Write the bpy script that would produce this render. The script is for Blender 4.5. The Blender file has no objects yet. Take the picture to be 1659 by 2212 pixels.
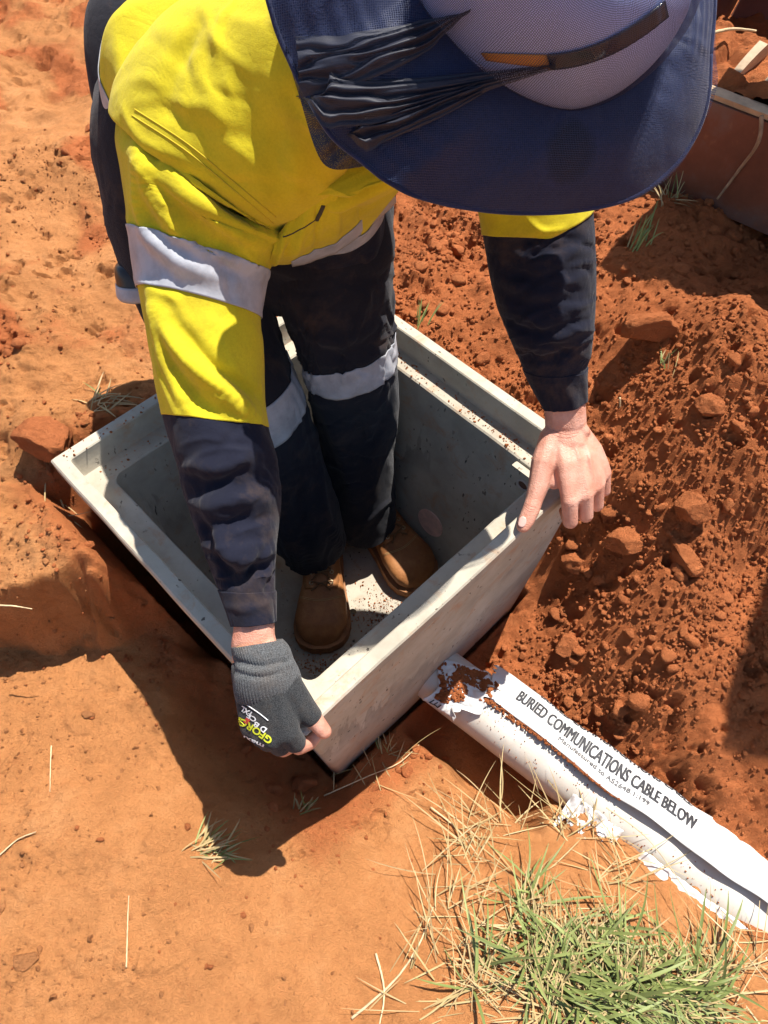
import bpy, bmesh, math, random
import numpy as np
from mathutils import Vector, Matrix
from mathutils.bvhtree import BVHTree

# ------------------------------------------------------------------ camera, sky, sun, exposure
sc = bpy.context.scene
FPX, PW, PH = 1565.94, 1659.0, 2212.0            # focal length and frame in plan units
TILT = math.radians(32.984)                       # camera tips this far up from straight down
CAMZ = 0.902                                      # height of the lens over the pit rim (rim is z = 0)
cam_d = bpy.data.cameras.new('camera'); cam = bpy.data.objects.new('camera', cam_d)
sc.collection.objects.link(cam); sc.camera = cam
cam.location = (0, 0, CAMZ); cam.rotation_euler = (TILT, 0, 0)
cam_d.sensor_fit = 'HORIZONTAL'; cam_d.sensor_width = 36; cam_d.lens = 36 * FPX / PW
cam_d.clip_start = 0.02; cam_d.clip_end = 400

SUN_EL = math.radians(67); SUN_AZ = (0.62, 0.78)  # horizontal direction towards the sun (x, y)
world = bpy.data.worlds.new('World'); sc.world = world; world.use_nodes = True
wn = world.node_tree.nodes; wl = world.node_tree.links; wn.clear()
sky = wn.new('ShaderNodeTexSky'); sky.sky_type = 'NISHITA'; sky.sun_disc = False
sky.sun_elevation = SUN_EL; sky.sun_rotation = math.atan2(SUN_AZ[0], SUN_AZ[1])
bg = wn.new('ShaderNodeBackground'); bg.inputs['Strength'].default_value = 0.09
wo = wn.new('ShaderNodeOutputWorld')
wl.new(sky.outputs[0], bg.inputs[0]); wl.new(bg.outputs[0], wo.inputs[0])
sun_d = bpy.data.lights.new('sun', 'SUN'); sun_d.energy = 5.0; sun_d.angle = math.radians(0.5)
sun_d.color = (1.0, 0.95, 0.87)
sun = bpy.data.objects.new('sun', sun_d); sc.collection.objects.link(sun)
ch = math.cos(SUN_EL) / math.hypot(*SUN_AZ)
SUN = Vector((SUN_AZ[0] * ch, SUN_AZ[1] * ch, math.sin(SUN_EL)))
sun.rotation_euler = SUN.to_track_quat('Z', 'Y').to_euler(); sun.location = SUN * 5
sc.view_settings.view_transform = 'Standard'; sc.view_settings.look = 'None'
sc.view_settings.gamma = 1; sc.view_settings.use_curve_mapping = False
sc.view_settings.exposure = 0.85
sc.render.engine = 'CYCLES'; sc.cycles.max_bounces = 8; sc.cycles.transparent_max_bounces = 24
sc.cycles.diffuse_bounces = 4

# ------------------------------------------------------------------ survey: turns a sighted direction and a height / distance into a place
CP = np.array([0, 0, CAMZ]); FW = np.array([0, math.sin(TILT), -math.cos(TILT)])
RT = np.array([1.0, 0, 0]); DN = np.cross(FW, RT)
def ray(px, py): return FW + RT * ((px - PW / 2) / FPX) + DN * ((py - PH / 2) / FPX)
def Wz(px, py, z): r = ray(px, py); return CP + r * ((z - CAMZ) / r[2])
def Wd(px, py, d): return CP + ray(px, py) * d
def Wy(px, py, y): r = ray(px, py); return CP + r * (y / r[1])
def V3(a): return np.array(a, float)
rng = np.random.default_rng(7); random.seed(7)

# ------------------------------------------------------------------ noise on arrays
def _h(ix, iy, s):
    n = (ix.astype(np.int64) * 374761393 + iy.astype(np.int64) * 668265263 + s * 1442695041) & 0xFFFFFFFF
    n = ((n ^ (n >> 13)) * 1274126177) & 0xFFFFFFFF
    n = ((n ^ (n >> 16)) * 2246822519) & 0xFFFFFFFF
    return ((n ^ (n >> 15)) & 0xFFFFFF) / float(0xFFFFFF)
def vnoise(x, y, s=0):
    ix = np.floor(x); iy = np.floor(y); fx = x - ix; fy = y - iy
    fx = fx * fx * fx * (fx * (fx * 6 - 15) + 10); fy = fy * fy * fy * (fy * (fy * 6 - 15) + 10)
    a = _h(ix, iy, s); b = _h(ix + 1, iy, s); c = _h(ix, iy + 1, s); d = _h(ix + 1, iy + 1, s)
    return (a + (b - a) * fx + (c - a) * fy + (a - b - c + d) * fx * fy) * 2 - 1
def fbm(x, y, s=0, o=4, g=0.5):
    t = 0; a = 1; f = 1; n = 0
    for i in range(o):
        t = t + a * vnoise(x * f + 17.3 * i, y * f - 9.1 * i, s + i); n += a; a *= g; f *= 2.03
    return t / n
def crumbs(x, y, cell, s, fill=0.6):
    """height of domed lumps scattered one to a cell"""
    gx = x / cell; gy = y / cell; ix = np.floor(gx); iy = np.floor(gy); out = np.zeros_like(x)
    for dx in (-1, 0, 1):
        for dy in (-1, 0, 1):
            jx = ix + dx; jy = iy + dy
            cx = jx + _h(jx, jy, s); cy = jy + _h(jx, jy, s + 1); r = 0.25 + 0.5 * _h(jx, jy, s + 2)
            k = (_h(jx, jy, s + 3) < fill)
            e = 0.7 + 0.6 * _h(jx, jy, s + 4); th = 6.28 * _h(jx, jy, s + 5)
            ax = (gx - cx) * np.cos(th) + (gy - cy) * np.sin(th); ay = -(gx - cx) * np.sin(th) + (gy - cy) * np.cos(th)
            d2 = (ax * e) ** 2 + (ay / e) ** 2
            out = np.maximum(out, np.where(k, np.sqrt(np.maximum(r * r - d2, 0)), 0))
    return out * cell
def sstep(a, b, x): t = np.clip((x - a) / (b - a), 0, 1); return t * t * (3 - 2 * t)

# ------------------------------------------------------------------ objects
ORG = {}
def new_obj(name, me, parent=None):
    o = bpy.data.objects.new(name, me); sc.collection.objects.link(o)
    if parent is not None:
        o.parent = parent; ORG[o.name] = ORG[parent.name]
    return o
def tag(o, label=None, cat=None, group=None, kind=None):
    if label: o['label'] = label
    if cat: o['category'] = cat
    if group: o['group'] = group
    if kind: o['kind'] = kind
    return o
def thing(name, loc, label, cat, group=None):
    o = bpy.data.objects.new(name, None); sc.collection.objects.link(o); o.location = tuple(loc)
    o.empty_display_size = 0.05; ORG[o.name] = V3(loc)
    return tag(o, label, cat, group)
def mesh_obj(name, verts, faces, mat, parent=None, smooth=True, uv=None, at=None):
    """one mesh object, vertices given in world coordinates; `at` = origin of a top-level mesh"""
    v = np.asarray(verts, float).reshape(-1, 3)
    org = ORG[parent.name] if parent is not None else (V3(at) if at is not None else np.zeros(3))
    me = bpy.data.meshes.new(name); me.from_pydata((v - org).tolist(), [], faces if isinstance(faces, list) else faces.tolist())
    if uv is not None:
        l = me.uv_layers.new(name='UVMap'); li = np.empty(len(me.loops), int); me.loops.foreach_get('vertex_index', li)
        l.data.foreach_set('uv', np.asarray(uv, float).reshape(-1, 2)[li].ravel())
    if smooth: me.polygons.foreach_set('use_smooth', [True] * len(me.polygons))
    if mat: me.materials.append(mat)
    me.update()
    o = new_obj(name, me, parent)
    if parent is None: o.location = tuple(org); ORG[o.name] = org
    return o
def grid_faces(nv, nu, closed):
    i = np.arange(nv - 1)[:, None]; m = nu if closed else nu - 1
    j = np.arange(m)[None, :]; j2 = (j + 1) % nu
    return np.stack([i * nu + j, i * nu + j2, (i + 1) * nu + j2, (i + 1) * nu + j], -1).reshape(-1, 4)
def tri_in(o):
    me = o.data; n = len(me.vertices); v = np.empty(n * 3); me.vertices.foreach_get('co', v); v = v.reshape(-1, 3) + ORG[o.name]
    return BVHTree.FromPolygons([tuple(a) for a in v], [tuple(p.vertices) for p in me.polygons])
def cast(bvh, px, py):
    """the place on a surface that lies in a sighted direction"""
    d = ray(px, py); h = bvh.ray_cast(Vector(CP), Vector(d / np.linalg.norm(d)))
    if h[0] is None: return None, None
    n = V3(h[1]); return V3(h[0]), (-n if n @ d > 0 else n)
def crom(pts, n):
    """Catmull-Rom through rows of an array, n samples"""
    p = np.asarray(pts, float); k = len(p); t = np.linspace(0, k - 1, n); i = np.minimum(t.astype(int), k - 2); f = (t - i)[:, None]
    sh = p.shape; p = p.reshape(k, -1)
    g = lambda a: p[np.clip(a, 0, k - 1)]
    p0, p1, p2, p3 = g(i - 1), g(i), g(i + 1), g(i + 2)
    r = 0.5 * (2 * p1 + (p2 - p0) * f + (2 * p0 - 5 * p1 + 4 * p2 - p3) * f ** 2 + (3 * p1 - p0 - 3 * p2 + p3) * f ** 3)
    return r.reshape((n,) + sh[1:])
def tube(path, r, nu=6, n=None, r2=None, wob=0):
    """verts, faces of a tapering tube with closed ends"""
    p = np.asarray(path, float)
    if n: p = crom(p, n)
    if wob: p = p + rng.normal(0, wob, p.shape)
    t = np.gradient(p, axis=0); t /= np.linalg.norm(t, axis=1)[:, None] + 1e-9
    ref = np.array([0, 0, 1.0]) if abs(t[0][2]) < 0.9 else np.array([1.0, 0, 0])
    a = np.cross(t, ref); a /= np.linalg.norm(a, axis=1)[:, None] + 1e-9; b = np.cross(t, a)
    rr = np.linspace(r, r if r2 is None else r2, len(p))[:, None, None]; th = np.linspace(0, 2 * math.pi, nu, endpoint=False)[None, :, None]
    v = (p[:, None] + rr * (np.cos(th) * a[:, None] + np.sin(th) * b[:, None])).reshape(-1, 3)
    f = grid_faces(len(p), nu, True).tolist(); f.append(list(range(nu))[::-1]); f.append([(len(p) - 1) * nu + k for k in range(nu)])
    return v, f
class MB:
    """collects verts / faces for one mesh"""
    def __init__(s): s.v = []; s.f = []; s.n = 0
    def add(s, v, f):
        v = np.asarray(v, float).reshape(-1, 3)
        s.f += [[int(i) + s.n for i in q] for q in (f if isinstance(f, list) else f.tolist())]; s.v.append(v); s.n += len(v); return s
    def build(s, name, mat, parent=None, **k): return mesh_obj(name, np.vstack(s.v), s.f, mat, parent, **k)
def box_v(c, ax, ay, az):
    """box from centre and three half axes"""
    c, ax, ay, az = map(V3, (c, ax, ay, az)); v = [c + i * ax + j * ay + k * az for i in (-1, 1) for j in (-1, 1) for k in (-1, 1)]
    return v, [[0, 1, 3, 2], [4, 6, 7, 5], [0, 4, 5, 1], [2, 3, 7, 6], [0, 2, 6, 4], [1, 5, 7, 3]]

# ------------------------------------------------------------------ materials
class NT:
    def __init__(s, name):
        s.m = bpy.data.materials.new(name); s.m.use_nodes = True; s.t = s.m.node_tree; s.n = s.t.nodes; s.l = s.t.links
        s.b = s.n['Principled BSDF']; s.out = s.n['Material Output']; s.tc = s.n.new('ShaderNodeTexCoord')
    def L(s, a, b): s.l.new(a, b)
    def node(s, t, **k):
        n = s.n.new(t)
        for a, v in k.items():
            if a.startswith('i_'): n.inputs[a[2:].replace('_', ' ')].default_value = v
            else: setattr(n, a, v)
        return n
    def noise(s, scale, det=4, rough=0.55, coord='Object', dist=0, vec=None):
        n = s.node('ShaderNodeTexNoise', i_Scale=scale, i_Detail=det, i_Roughness=rough, i_Distortion=dist)
        s.L(vec or s.tc.outputs[coord], n.inputs['Vector']); return n.outputs['Fac']
    def vor(s, scale, feature='F1', rnd=1.0, coord='Object', out='Distance', vec=None):
        n = s.node('ShaderNodeTexVoronoi', feature=feature, i_Scale=scale, i_Randomness=rnd)
        s.L(vec or s.tc.outputs[coord], n.inputs['Vector']); return n.outputs[out]
    def ramp(s, fac, stops):
        r = s.n.new('ShaderNodeValToRGB'); e = r.color_ramp.elements
        while len(e) < len(stops): e.new(0.5)
        for q, (p, c) in zip(e, stops): q.position = p; q.color = (*c, 1) if hasattr(c, '__len__') else (c, c, c, 1)
        s.L(fac, r.inputs[0]); return r.outputs[0]
    def mix(s, fac, a, b, mode='MIX'):
        m = s.n.new('ShaderNodeMix'); m.data_type = 'RGBA'; m.blend_type = mode
        for val, i in ((fac, 0), (a, 6), (b, 7)):
            if hasattr(val, 'is_linked'): s.L(val, m.inputs[i])
            elif i == 0: m.inputs[0].default_value = val
            else: m.inputs[i].default_value = (*val, 1)
        return m.outputs[2]
    def math(s, op, a, b=0.0):
        m = s.n.new('ShaderNodeMath'); m.operation = op
        for val, i in ((a, 0), (b, 1)):
            if hasattr(val, 'is_linked'): s.L(val, m.inputs[i])
            else: m.inputs[i].default_value = val
        return m.outputs[0]
    def attr(s, name):
        a = s.n.new('ShaderNodeAttribute'); a.attribute_name = name; return a.outputs['Fac']
    def mapping(s, scale, coord='Object', rot=(0, 0, 0)):
        m = s.n.new('ShaderNodeMapping'); m.inputs['Scale'].default_value = scale; m.inputs['Rotation'].default_value = rot
        s.L(s.tc.outputs[coord], m.inputs[0]); return m.outputs[0]
    def bump(s, hs):
        prev = None
        for h, st, d in hs:
            b = s.n.new('ShaderNodeBump'); b.inputs['Strength'].default_value = st; b.inputs['Distance'].default_value = d
            s.L(h, b.inputs['Height'])
            if prev: s.L(prev, b.inputs['Normal'])
            prev = b.outputs[0]
        s.L(prev, s.b.inputs['Normal'])
    def col(s, c):
        if hasattr(c, 'is_linked'): s.L(c, s.b.inputs['Base Color'])
        else: s.b.inputs['Base Color'].default_value = (*c, 1)
    def set(s, **k):
        for a, v in k.items():
            i = s.b.inputs[a.replace('_', ' ')]
            if hasattr(v, 'is_linked'): s.L(v, i)
            else: i.default_value = v
        return s

def m_soil(name, cr, cs, attrib=True):
    t = NT(name)
    n1 = t.noise(9, 6, 0.65); n2 = t.noise(60, 6, 0.75); n3 = t.noise(330, 5, 0.75)
    red = t.ramp(n1, [(0.3, tuple(0.78 * a for a in cr)), (0.55, cr), (0.75, tuple(min(1, 1.25 * a) for a in cr))])
    san = t.ramp(n1, [(0.3, tuple(0.82 * a for a in cs)), (0.5, cs), (0.7, (min(1, cs[0] * 1.12), cs[1] * 1.22, cs[2] * 1.35))])
    if attrib:
        f = t.math('ADD', t.attr('red'), t.math('MULTIPLY', t.math('SUBTRACT', n2, 0.5), 0.5))
        c = t.mix(t.ramp(f, [(0.35, 0.0), (0.65, 1.0)]), san, red)
    else: c = red
    c = t.mix(t.ramp(n2, [(0.3, 0.4), (0.5, 0.0)]), c, tuple(0.6 * a for a in cr))
    c = t.mix(t.ramp(n2, [(0.52, 0.0), (0.72, 0.45)]), c, (0.66, 0.255, 0.095))
    c = t.mix(t.ramp(n3, [(0.62, 0.0), (0.75, 0.5)]), c, (0.76, 0.43, 0.21))
    t.col(c); t.set(Roughness=0.95, **{'Specular_IOR_Level': 0.15})
    if attrib:
        amp = t.math('ADD', t.math('MULTIPLY', t.attr('red'), 0.5), 0.75)
        hf = t.math('MULTIPLY', n3, amp); hm = t.math('MULTIPLY', t.noise(110, 6, 0.75), amp)
    else: hf, hm = n3, t.noise(110, 6, 0.75)
    t.bump([(hm, 1.0, 0.016), (hf, 1.0, 0.006), (t.noise(1100, 3, .7), 0.7, 0.0016)]); return t.m
M = {}
CRED = (0.60, 0.186, 0.064); CSAND = (0.63, 0.268, 0.096)
M['soil'] = m_soil('soil', CRED, CSAND)
M['clod'] = m_soil('clod', (0.58, 0.185, 0.066), CSAND, False)
M['sand_grain'] = m_soil('sand_grain', (0.56, 0.235, 0.09), CSAND, False)
def m_concrete():
    t = NT('concrete'); n = t.noise(7, 5, 0.6); n2 = t.noise(45, 5, 0.65); n3 = t.noise(600, 3)
    c = t.ramp(n, [(0.3, (0.32, 0.285, 0.225)), (0.5, (0.43, 0.385, 0.305)), (0.72, (0.52, 0.47, 0.385))])
    c = t.mix(t.ramp(n2, [(0.5, 0.0), (0.75, 0.35)]), c, (0.30, 0.25, 0.19))
    # reddish soil dust where the noise has a patch
    d = t.ramp(t.noise(22, 6, 0.7, dist=0.6), [(0.54, 0.0), (0.70, 0.6)]); c = t.mix(d, c, (0.42, 0.23, 0.12))
    sx = t.node('ShaderNodeSeparateXYZ'); t.L(t.tc.outputs['Object'], sx.inputs[0])
    run = t.noise(26, 4, 0.6, vec=t.mapping((1, 1, 0.22))); dz = t.math('ADD', t.math('MULTIPLY', sx.outputs['Z'], -2.2), t.math('MULTIPLY', run, 1.3))
    c = t.mix(t.math('MULTIPLY', t.ramp(dz, [(0.02, 0.0), (0.08, 0.55), (0.30, 0.35)]), t.ramp(t.noise(5, 3), [(.42, 0.0), (.55, 1.0)])), c, (0.20, 0.18, 0.15))
    pn = t.noise(120, 2, 0.5, vec=t.mapping((1, 1, 0.5))); sp = t.ramp(t.noise(14, 2), [(0.45, 0.0), (0.6, 1.0)])
    pm = t.math('MULTIPLY', t.ramp(pn, [(0.68, 0.0), (0.71, 1.0)]), sp)
    c = t.mix(t.math('MULTIPLY', pm, 0.85), c, (0.07, 0.055, 0.045)); t.col(c); t.set(Roughness=0.88, **{'Specular_IOR_Level': 0.3})
    t.bump([(t.math('MULTIPLY', pm, -1.0), 0.8, 0.004), (n2, 0.35, 0.003), (n3, 0.3, 0.0008)]); return t.m
M['concrete'] = m_concrete()
def m_fabric(name, col, dirt=None, damt=0.4, rough=0.85, weave=1500, sheen=0.15, dscale=11, fade=0.12):
    t = NT(name); n = t.noise(14, 4); n2 = t.noise(dscale, 6, 0.7, dist=0.4)
    c = t.ramp(n, [(0.3, tuple(a * (1 - fade) for a in col)), (0.7, tuple(min(1, a * (1 + fade)) for a in col))])
    if dirt: c = t.mix(t.ramp(n2, [(0.52, 0.0), (0.74, damt)]), c, dirt)
    w = t.noise(weave, 2, 0.5); w2 = t.noise(380, 3, 0.6)
    c = t.mix(t.ramp(w2, [(0.3, 0.22), (0.6, 0.0)]), c, tuple(a * 0.55 for a in col))
    t.col(c); t.set(Roughness=rough + .08, Sheen_Weight=sheen * .6, **{'Specular_IOR_Level': 0.08})
    rg = t.math('ABSOLUTE', t.math('SUBTRACT', t.noise(16, 3, .55, dist=1.2), .5)); t.bump([(t.math('POWER', rg, .8), 0.22, 0.006), (t.noise(48, 4, .6), 0.3, 0.004), (w, 0.6, 0.0007)]); return t.m
M['yellow'] = m_fabric('yellow_cotton', (0.60, 0.495, 0.022), (0.36, 0.25, 0.03), 0.45)
M['navy'] = m_fabric('navy_drill', (0.012, 0.013, 0.024), (0.10, 0.065, 0.045), 0.5)
M['trouser'] = m_fabric('trouser_drill', (0.018, 0.018, 0.025), (0.12, 0.075, 0.05), 0.5, dscale=9)
M['brim'] = m_fabric('brim_cloth', (0.018, 0.028, 0.085), (0.05, 0.05, 0.08), 0.3, sheen=0.3)
def m_knit(name, a, b, bmp):
    t = NT(name); sp = t.noise(1100, 2, 0.6); n = t.noise(20, 4, 0.6)
    c = t.ramp(sp, [(0.38, a), (0.62, b)]); c = t.mix(t.ramp(n, [(0.5, 0.0), (0.75, 0.3)]), c, (0.16, 0.11, 0.075)); t.col(c)
    t.set(Roughness=0.9, Sheen_Weight=0.1, **{'Specular_IOR_Level': 0.15}); t.bump([(sp, 0.8, bmp), (t.noise(60, 3), 0.3, 0.003)]); return t.m
M['knit'] = m_knit('glove_knit', (0.009, 0.010, 0.011), (0.058, 0.060, 0.063), 0.0012)
M['cuff_knit'] = m_knit('glove_cuff_knit', (0.028, 0.030, 0.032), (0.14, 0.145, 0.15), 0.001)
M['lime'] = m_fabric('lime_hem', (0.65, 0.55, 0.02), None)
def m_simple(name, col, rough=0.6, ns=30, var=0.15, bump=0.0, bs=200, metal=0, spec=0.4, coat=0):
    t = NT(name); n = t.noise(ns, 5, 0.6)
    t.col(t.ramp(n, [(0.3, tuple(a * (1 - var) for a in col)), (0.7, tuple(min(1, a * (1 + var)) for a in col))]))
    t.set(Roughness=rough, Metallic=metal, Coat_Weight=coat, **{'Specular_IOR_Level': spec})
    if bump: t.bump([(t.noise(bs, 4), bump, 0.002)])
    return t.m
def m_tape():
    t = NT('reflective_tape'); n = t.noise(35, 5, 0.65)
    c = t.ramp(n, [(0.3, (0.27, 0.28, 0.31)), (0.6, (0.40, 0.41, 0.45))])
    c = t.mix(t.ramp(t.noise(28, 4, 0.7), [(0.6, 0.0), (0.75, 0.5)]), c, (0.36, 0.31, 0.26))
    t.col(c); t.set(Roughness=0.5, **{'Specular_IOR_Level': 0.5}); t.bump([(t.noise(300, 3), 0.15, 0.001), (t.noise(40, 2), 0.25, 0.003)]); return t.m
M['tape'] = m_tape()
def m_skin():
    t = NT('skin'); n = t.noise(40, 4); n2 = t.noise(220, 4)
    c = t.ramp(n, [(0.3, (0.50, 0.215, 0.145)), (0.55, (0.60, 0.30, 0.215)), (0.75, (0.66, 0.37, 0.28))])
    c = t.mix(t.ramp(n2, [(0.55, 0.0), (0.8, 0.25)]), c, (0.52, 0.20, 0.13)); t.col(c)
    t.set(Roughness=0.48, Subsurface_Weight=0.12, Subsurface_Scale=0.006, **{'Specular_IOR_Level': 0.35})
    t.b.inputs['Subsurface Radius'].default_value = (1, 0.35, 0.2)
    w = t.vor(520, rnd=1.0); c2 = t.mix(t.ramp(t.noise(26, 6, .7), [(.55, 0.0), (.75, .35)]), c, (0.42, 0.19, 0.11)); t.col(c2); t.bump([(w, 0.4, 0.0014), (t.noise(90, 4), 0.35, 0.002), (t.noise(700, 3), 0.3, 0.0006)]); return t.m
M['skin'] = m_skin()
M['nail'] = m_simple('nail', (0.72, 0.45, 0.38), 0.3)
def m_leather():
    t = NT('boot_leather'); n = t.noise(16, 6, 0.7); n2 = t.noise(90, 5, 0.65)
    c = t.ramp(n, [(0.3, (0.19, 0.072, 0.024)), (0.52, (0.33, 0.132, 0.042)), (0.72, (0.46, 0.21, 0.075))])
    c = t.mix(t.ramp(n2, [(0.55, 0.0), (0.75, 0.4)]), c, (0.34, 0.16, 0.07)); t.col(c); t.set(Roughness=0.62, **{'Specular_IOR_Level': 0.4})
    t.bump([(n2, 0.35, 0.003), (t.noise(500, 3), 0.3, 0.0008)]); return t.m
M['leather'] = m_leather()
M['sole'] = m_simple('boot_sole', (0.26, 0.115, 0.045), 0.75, 60, 0.3, 0.4, 150)
M['lace'] = m_simple('lace', (0.16, 0.085, 0.035), 0.9); M['stitch'] = m_simple('boot_stitch', (0.45, 0.28, 0.12), 0.9)
M['eyelet'] = m_simple('eyelet', (0.45, 0.36, 0.22), 0.4, metal=0.9)
def m_pvc():
    t = NT('conduit_pvc'); n = t.noise(12, 4)
    c = t.ramp(n, [(0.3, (0.54, 0.515, 0.45)), (0.7, (0.63, 0.605, 0.545))])
    d = t.ramp(t.noise(75, 6, 0.75), [(0.62, 0.0), (0.72, 0.8)]); c = t.mix(d, c, (0.45, 0.22, 0.10)); c = t.mix(t.ramp(t.noise(15, 6, .7), [(.48, 0.0), (.75, .5)]), c, (0.56, 0.40, 0.26)); t.col(c)
    t.set(Roughness=0.42, **{'Specular_IOR_Level': 0.4}); t.bump([(n, 0.1, 0.004)]); return t.m
M['pvc'] = m_pvc()
def m_film():
    t = NT('marker_tape_film'); c = t.mix(t.ramp(t.noise(140, 5, 0.7), [(0.66, 0.0), (0.74, 0.7)]), (0.64, 0.635, 0.62), (0.45, 0.24, 0.12)); c = t.mix(t.ramp(t.noise(22, 6, .7), [(.5, 0.0), (.75, .35)]), c, (0.58, 0.44, 0.32))
    t.col(c); t.set(Roughness=0.38, **{'Specular_IOR_Level': 0.45}); t.bump([(t.noise(38, 3, 0.6, dist=0.5), 0.3, 0.004)]); return t.m
M['film'] = m_film()
M['ink'] = m_simple('black_ink', (0.035, 0.035, 0.04), 0.6)
M['ink_grey'] = m_simple('grey_ink', (0.12, 0.12, 0.125), 0.6)
M['print_white'] = m_simple('white_print', (0.75, 0.75, 0.75), 0.6)
M['print_lime'] = m_simple('lime_print', (0.62, 0.66, 0.03), 0.6)
M['print_red'] = m_simple('red_print', (0.55, 0.05, 0.04), 0.6)
def m_rust():
    t = NT('rusty_steel'); n = t.noise(6, 6, 0.65); n2 = t.noise(40, 5, 0.7)
    c = t.ramp(n, [(0.3, (0.13, 0.042, 0.022)), (0.5, (0.20, 0.068, 0.036)), (0.7, (0.20, 0.125, 0.10))])
    c = t.mix(t.ramp(n2, [(0.6, 0.0), (0.75, 0.5)]), c, (0.33, 0.14, 0.06)); t.col(c); t.set(Roughness=0.6, Metallic=0.15)
    t.bump([(n2, 0.3, 0.003)]); return t.m
M['rust'] = m_rust()
M['steel'] = m_simple('worn_steel', (0.33, 0.25, 0.19), 0.55, 30, 0.3, 0.3, 120, metal=0.4)
M['black_plastic'] = m_simple('black_plastic', (0.02, 0.021, 0.024), 0.3)
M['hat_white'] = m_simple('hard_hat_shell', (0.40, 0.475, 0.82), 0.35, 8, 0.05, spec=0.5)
M['orange'] = m_simple('orange_label', (0.50, 0.22, 0.03), 0.5)
M['glossy_black'] = m_simple('glossy_black', (0.015, 0.015, 0.018), 0.12, spec=0.6)
M['straw'] = m_simple('dry_straw', (0.56, 0.42, 0.24), 0.8, 60, 0.35)
M['stick'] = m_simple('stick_bark', (0.33, 0.22, 0.13), 0.85, 60, 0.35)
M['hair'] = m_simple('hair', (0.05, 0.03, 0.018), 0.6)
def m_grass():
    t = NT('grass_blade'); g = t.attr('tint')
    c = t.ramp(g, [(0.0, (0.43, 0.30, 0.145)), (0.3, (0.36, 0.28, 0.12)), (0.42, (0.16, 0.18, 0.06)), (0.7, (0.14, 0.175, 0.045)), (1.0, (0.24, 0.275, 0.085))])
    t.col(c); t.set(Roughness=0.55, **{'Specular_IOR_Level': 0.35}); return t.m
M['grass'] = m_grass()
def m_net(name, cov, scale):
    t = NT(name); e = t.vor(scale, 'DISTANCE_TO_EDGE', 0.25, 'UV')
    a = t.ramp(e, [(cov, 1.0), (cov + 0.04, 0.0)])
    t.col((0.015, 0.024, 0.070) if cov < .2 else (0.010, 0.012, 0.026)); t.set(Roughness=0.6, Alpha=a, **{'Specular_IOR_Level': 0.5}); return t.m
M['net'] = m_net('fly_net', 0.085, 560); M['net_dense'] = m_net('fly_net_folded', 0.26, 620); M['net_skirt'] = m_net('fly_net_doubled', 0.34, 620)

# ------------------------------------------------------------------ pit frame (concrete box set on a diagonal)
PL_, PN_, PR_, PB_ = (Wz(105, 992, 0), Wz(650, 1593, 0), Wz(1300, 990, 0), Wz(738, 596, 0))
PC = (PL_ + PN_ + PR_ + PB_) / 4
E1 = (PN_ - PL_ + PR_ - PB_); HX = np.linalg.norm(E1) / 4; E1 /= np.linalg.norm(E1)
E2 = np.array([-E1[1], E1[0], 0.0]); HY = (np.linalg.norm(PB_ - PL_) + np.linalg.norm(PR_ - PN_)) / 4
def pit(a, b, z): return PC + E1 * a + E2 * b + np.array([0, 0, z])       # a: towards the near right side, b: towards the far right side
def to_pit(x, y): dx = x - PC[0]; dy = y - PC[1]; return dx * E1[0] + dy * E1[1], dx * E2[0] + dy * E2[1]
PIPE_A = Wz(952, 1462, -0.435); PIPE_B = Wz(1690, 2010, -0.43)
PD = PIPE_B - PIPE_A; PD[2] = 0; PD /= np.linalg.norm(PD); PNRM = np.array([-PD[1], PD[0], 0.0])
PIPE_R = 0.055; PIPE_Z = -0.435

# ------------------------------------------------------------------ ground
GP = [  # sighted place and its height
 (20,100,-.06),(100,400,-.03),(200,700,-.06),(40,720,-.04),(60,930,-.03),(280,840,-.06),(100,560,-.05),(0,0,-.05),(300,0,-.05),
 (40,1060,-.05),(20,1180,-.06),(160,1100,-.08),(220,1170,-.10),
 (60,1400,-.27),(180,1450,-.25),(330,1560,-.25),(100,1650,-.24),(100,2100,-.22),(500,2150,-.25),(350,1800,-.24),(430,1900,-.25),(300,2000,-.23),
 (545,1850,-.29),(640,1800,-.33),(700,1690,-.49),(640,1700,-.46),(600,1640,-.42),(480,1560,-.36),(350,1400,-.30),(250,1300,-.27),
 (760,1720,-.46),(850,1700,-.455),(900,1780,-.42),(1000,1800,-.40),(800,1850,-.37),(900,1950,-.33),(750,2050,-.29),(900,2150,-.28),
 (1100,1880,-.37),(1200,1850,-.375),(1290,1840,-.38),(1150,2000,-.31),(1400,2060,-.32),(1250,2180,-.27),(1550,2150,-.34),(1659,2150,-.37),
 (1080,1400,-.49),(1150,1480,-.48),(1250,1560,-.47),(1350,1640,-.455),(1450,1720,-.44),(1600,1820,-.42),(1659,1760,-.38),
 (1180,1300,-.44),(1300,1400,-.37),(1420,1520,-.36),(1550,1600,-.34),(1659,1560,-.33),(1500,1300,-.24),(1400,1200,-.25),(1280,1180,-.30),
 (1330,1080,-.20),(1360,960,-.12),(1500,1050,-.13),(1640,1200,-.24),(1620,1000,-.08),(1450,850,-.03),(1340,780,-.05),(1600,800,.02),(1500,680,.03),
 (1230,820,-.08),(1000,700,-.05),(900,620,-.05),(900,500,-.03),(1100,560,-.02),(1300,560,.0),(1400,480,.02),(1600,560,.0),(1500,400,-.02),(1659,100,-.05),(1200,0,-.05),(700,0,-.05),(600,300,-.05)]
GW = np.array([Wz(*g) for g in GP])
GW = np.vstack([GW, [(x, y, z) for x, y, z in ((-1.2, 2.6, -.05), (0, 2.8, -.05), (1.4, 2.6, -.05), (-1.3, .4, -.2), (1.6, .9, .0), (1.5, .2, -.3), (.9, -.2, -.3), (-.2, -.3, -.25), (-1.2, -.4, -.2), (-1.4, 1.3, -.05))]])
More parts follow.
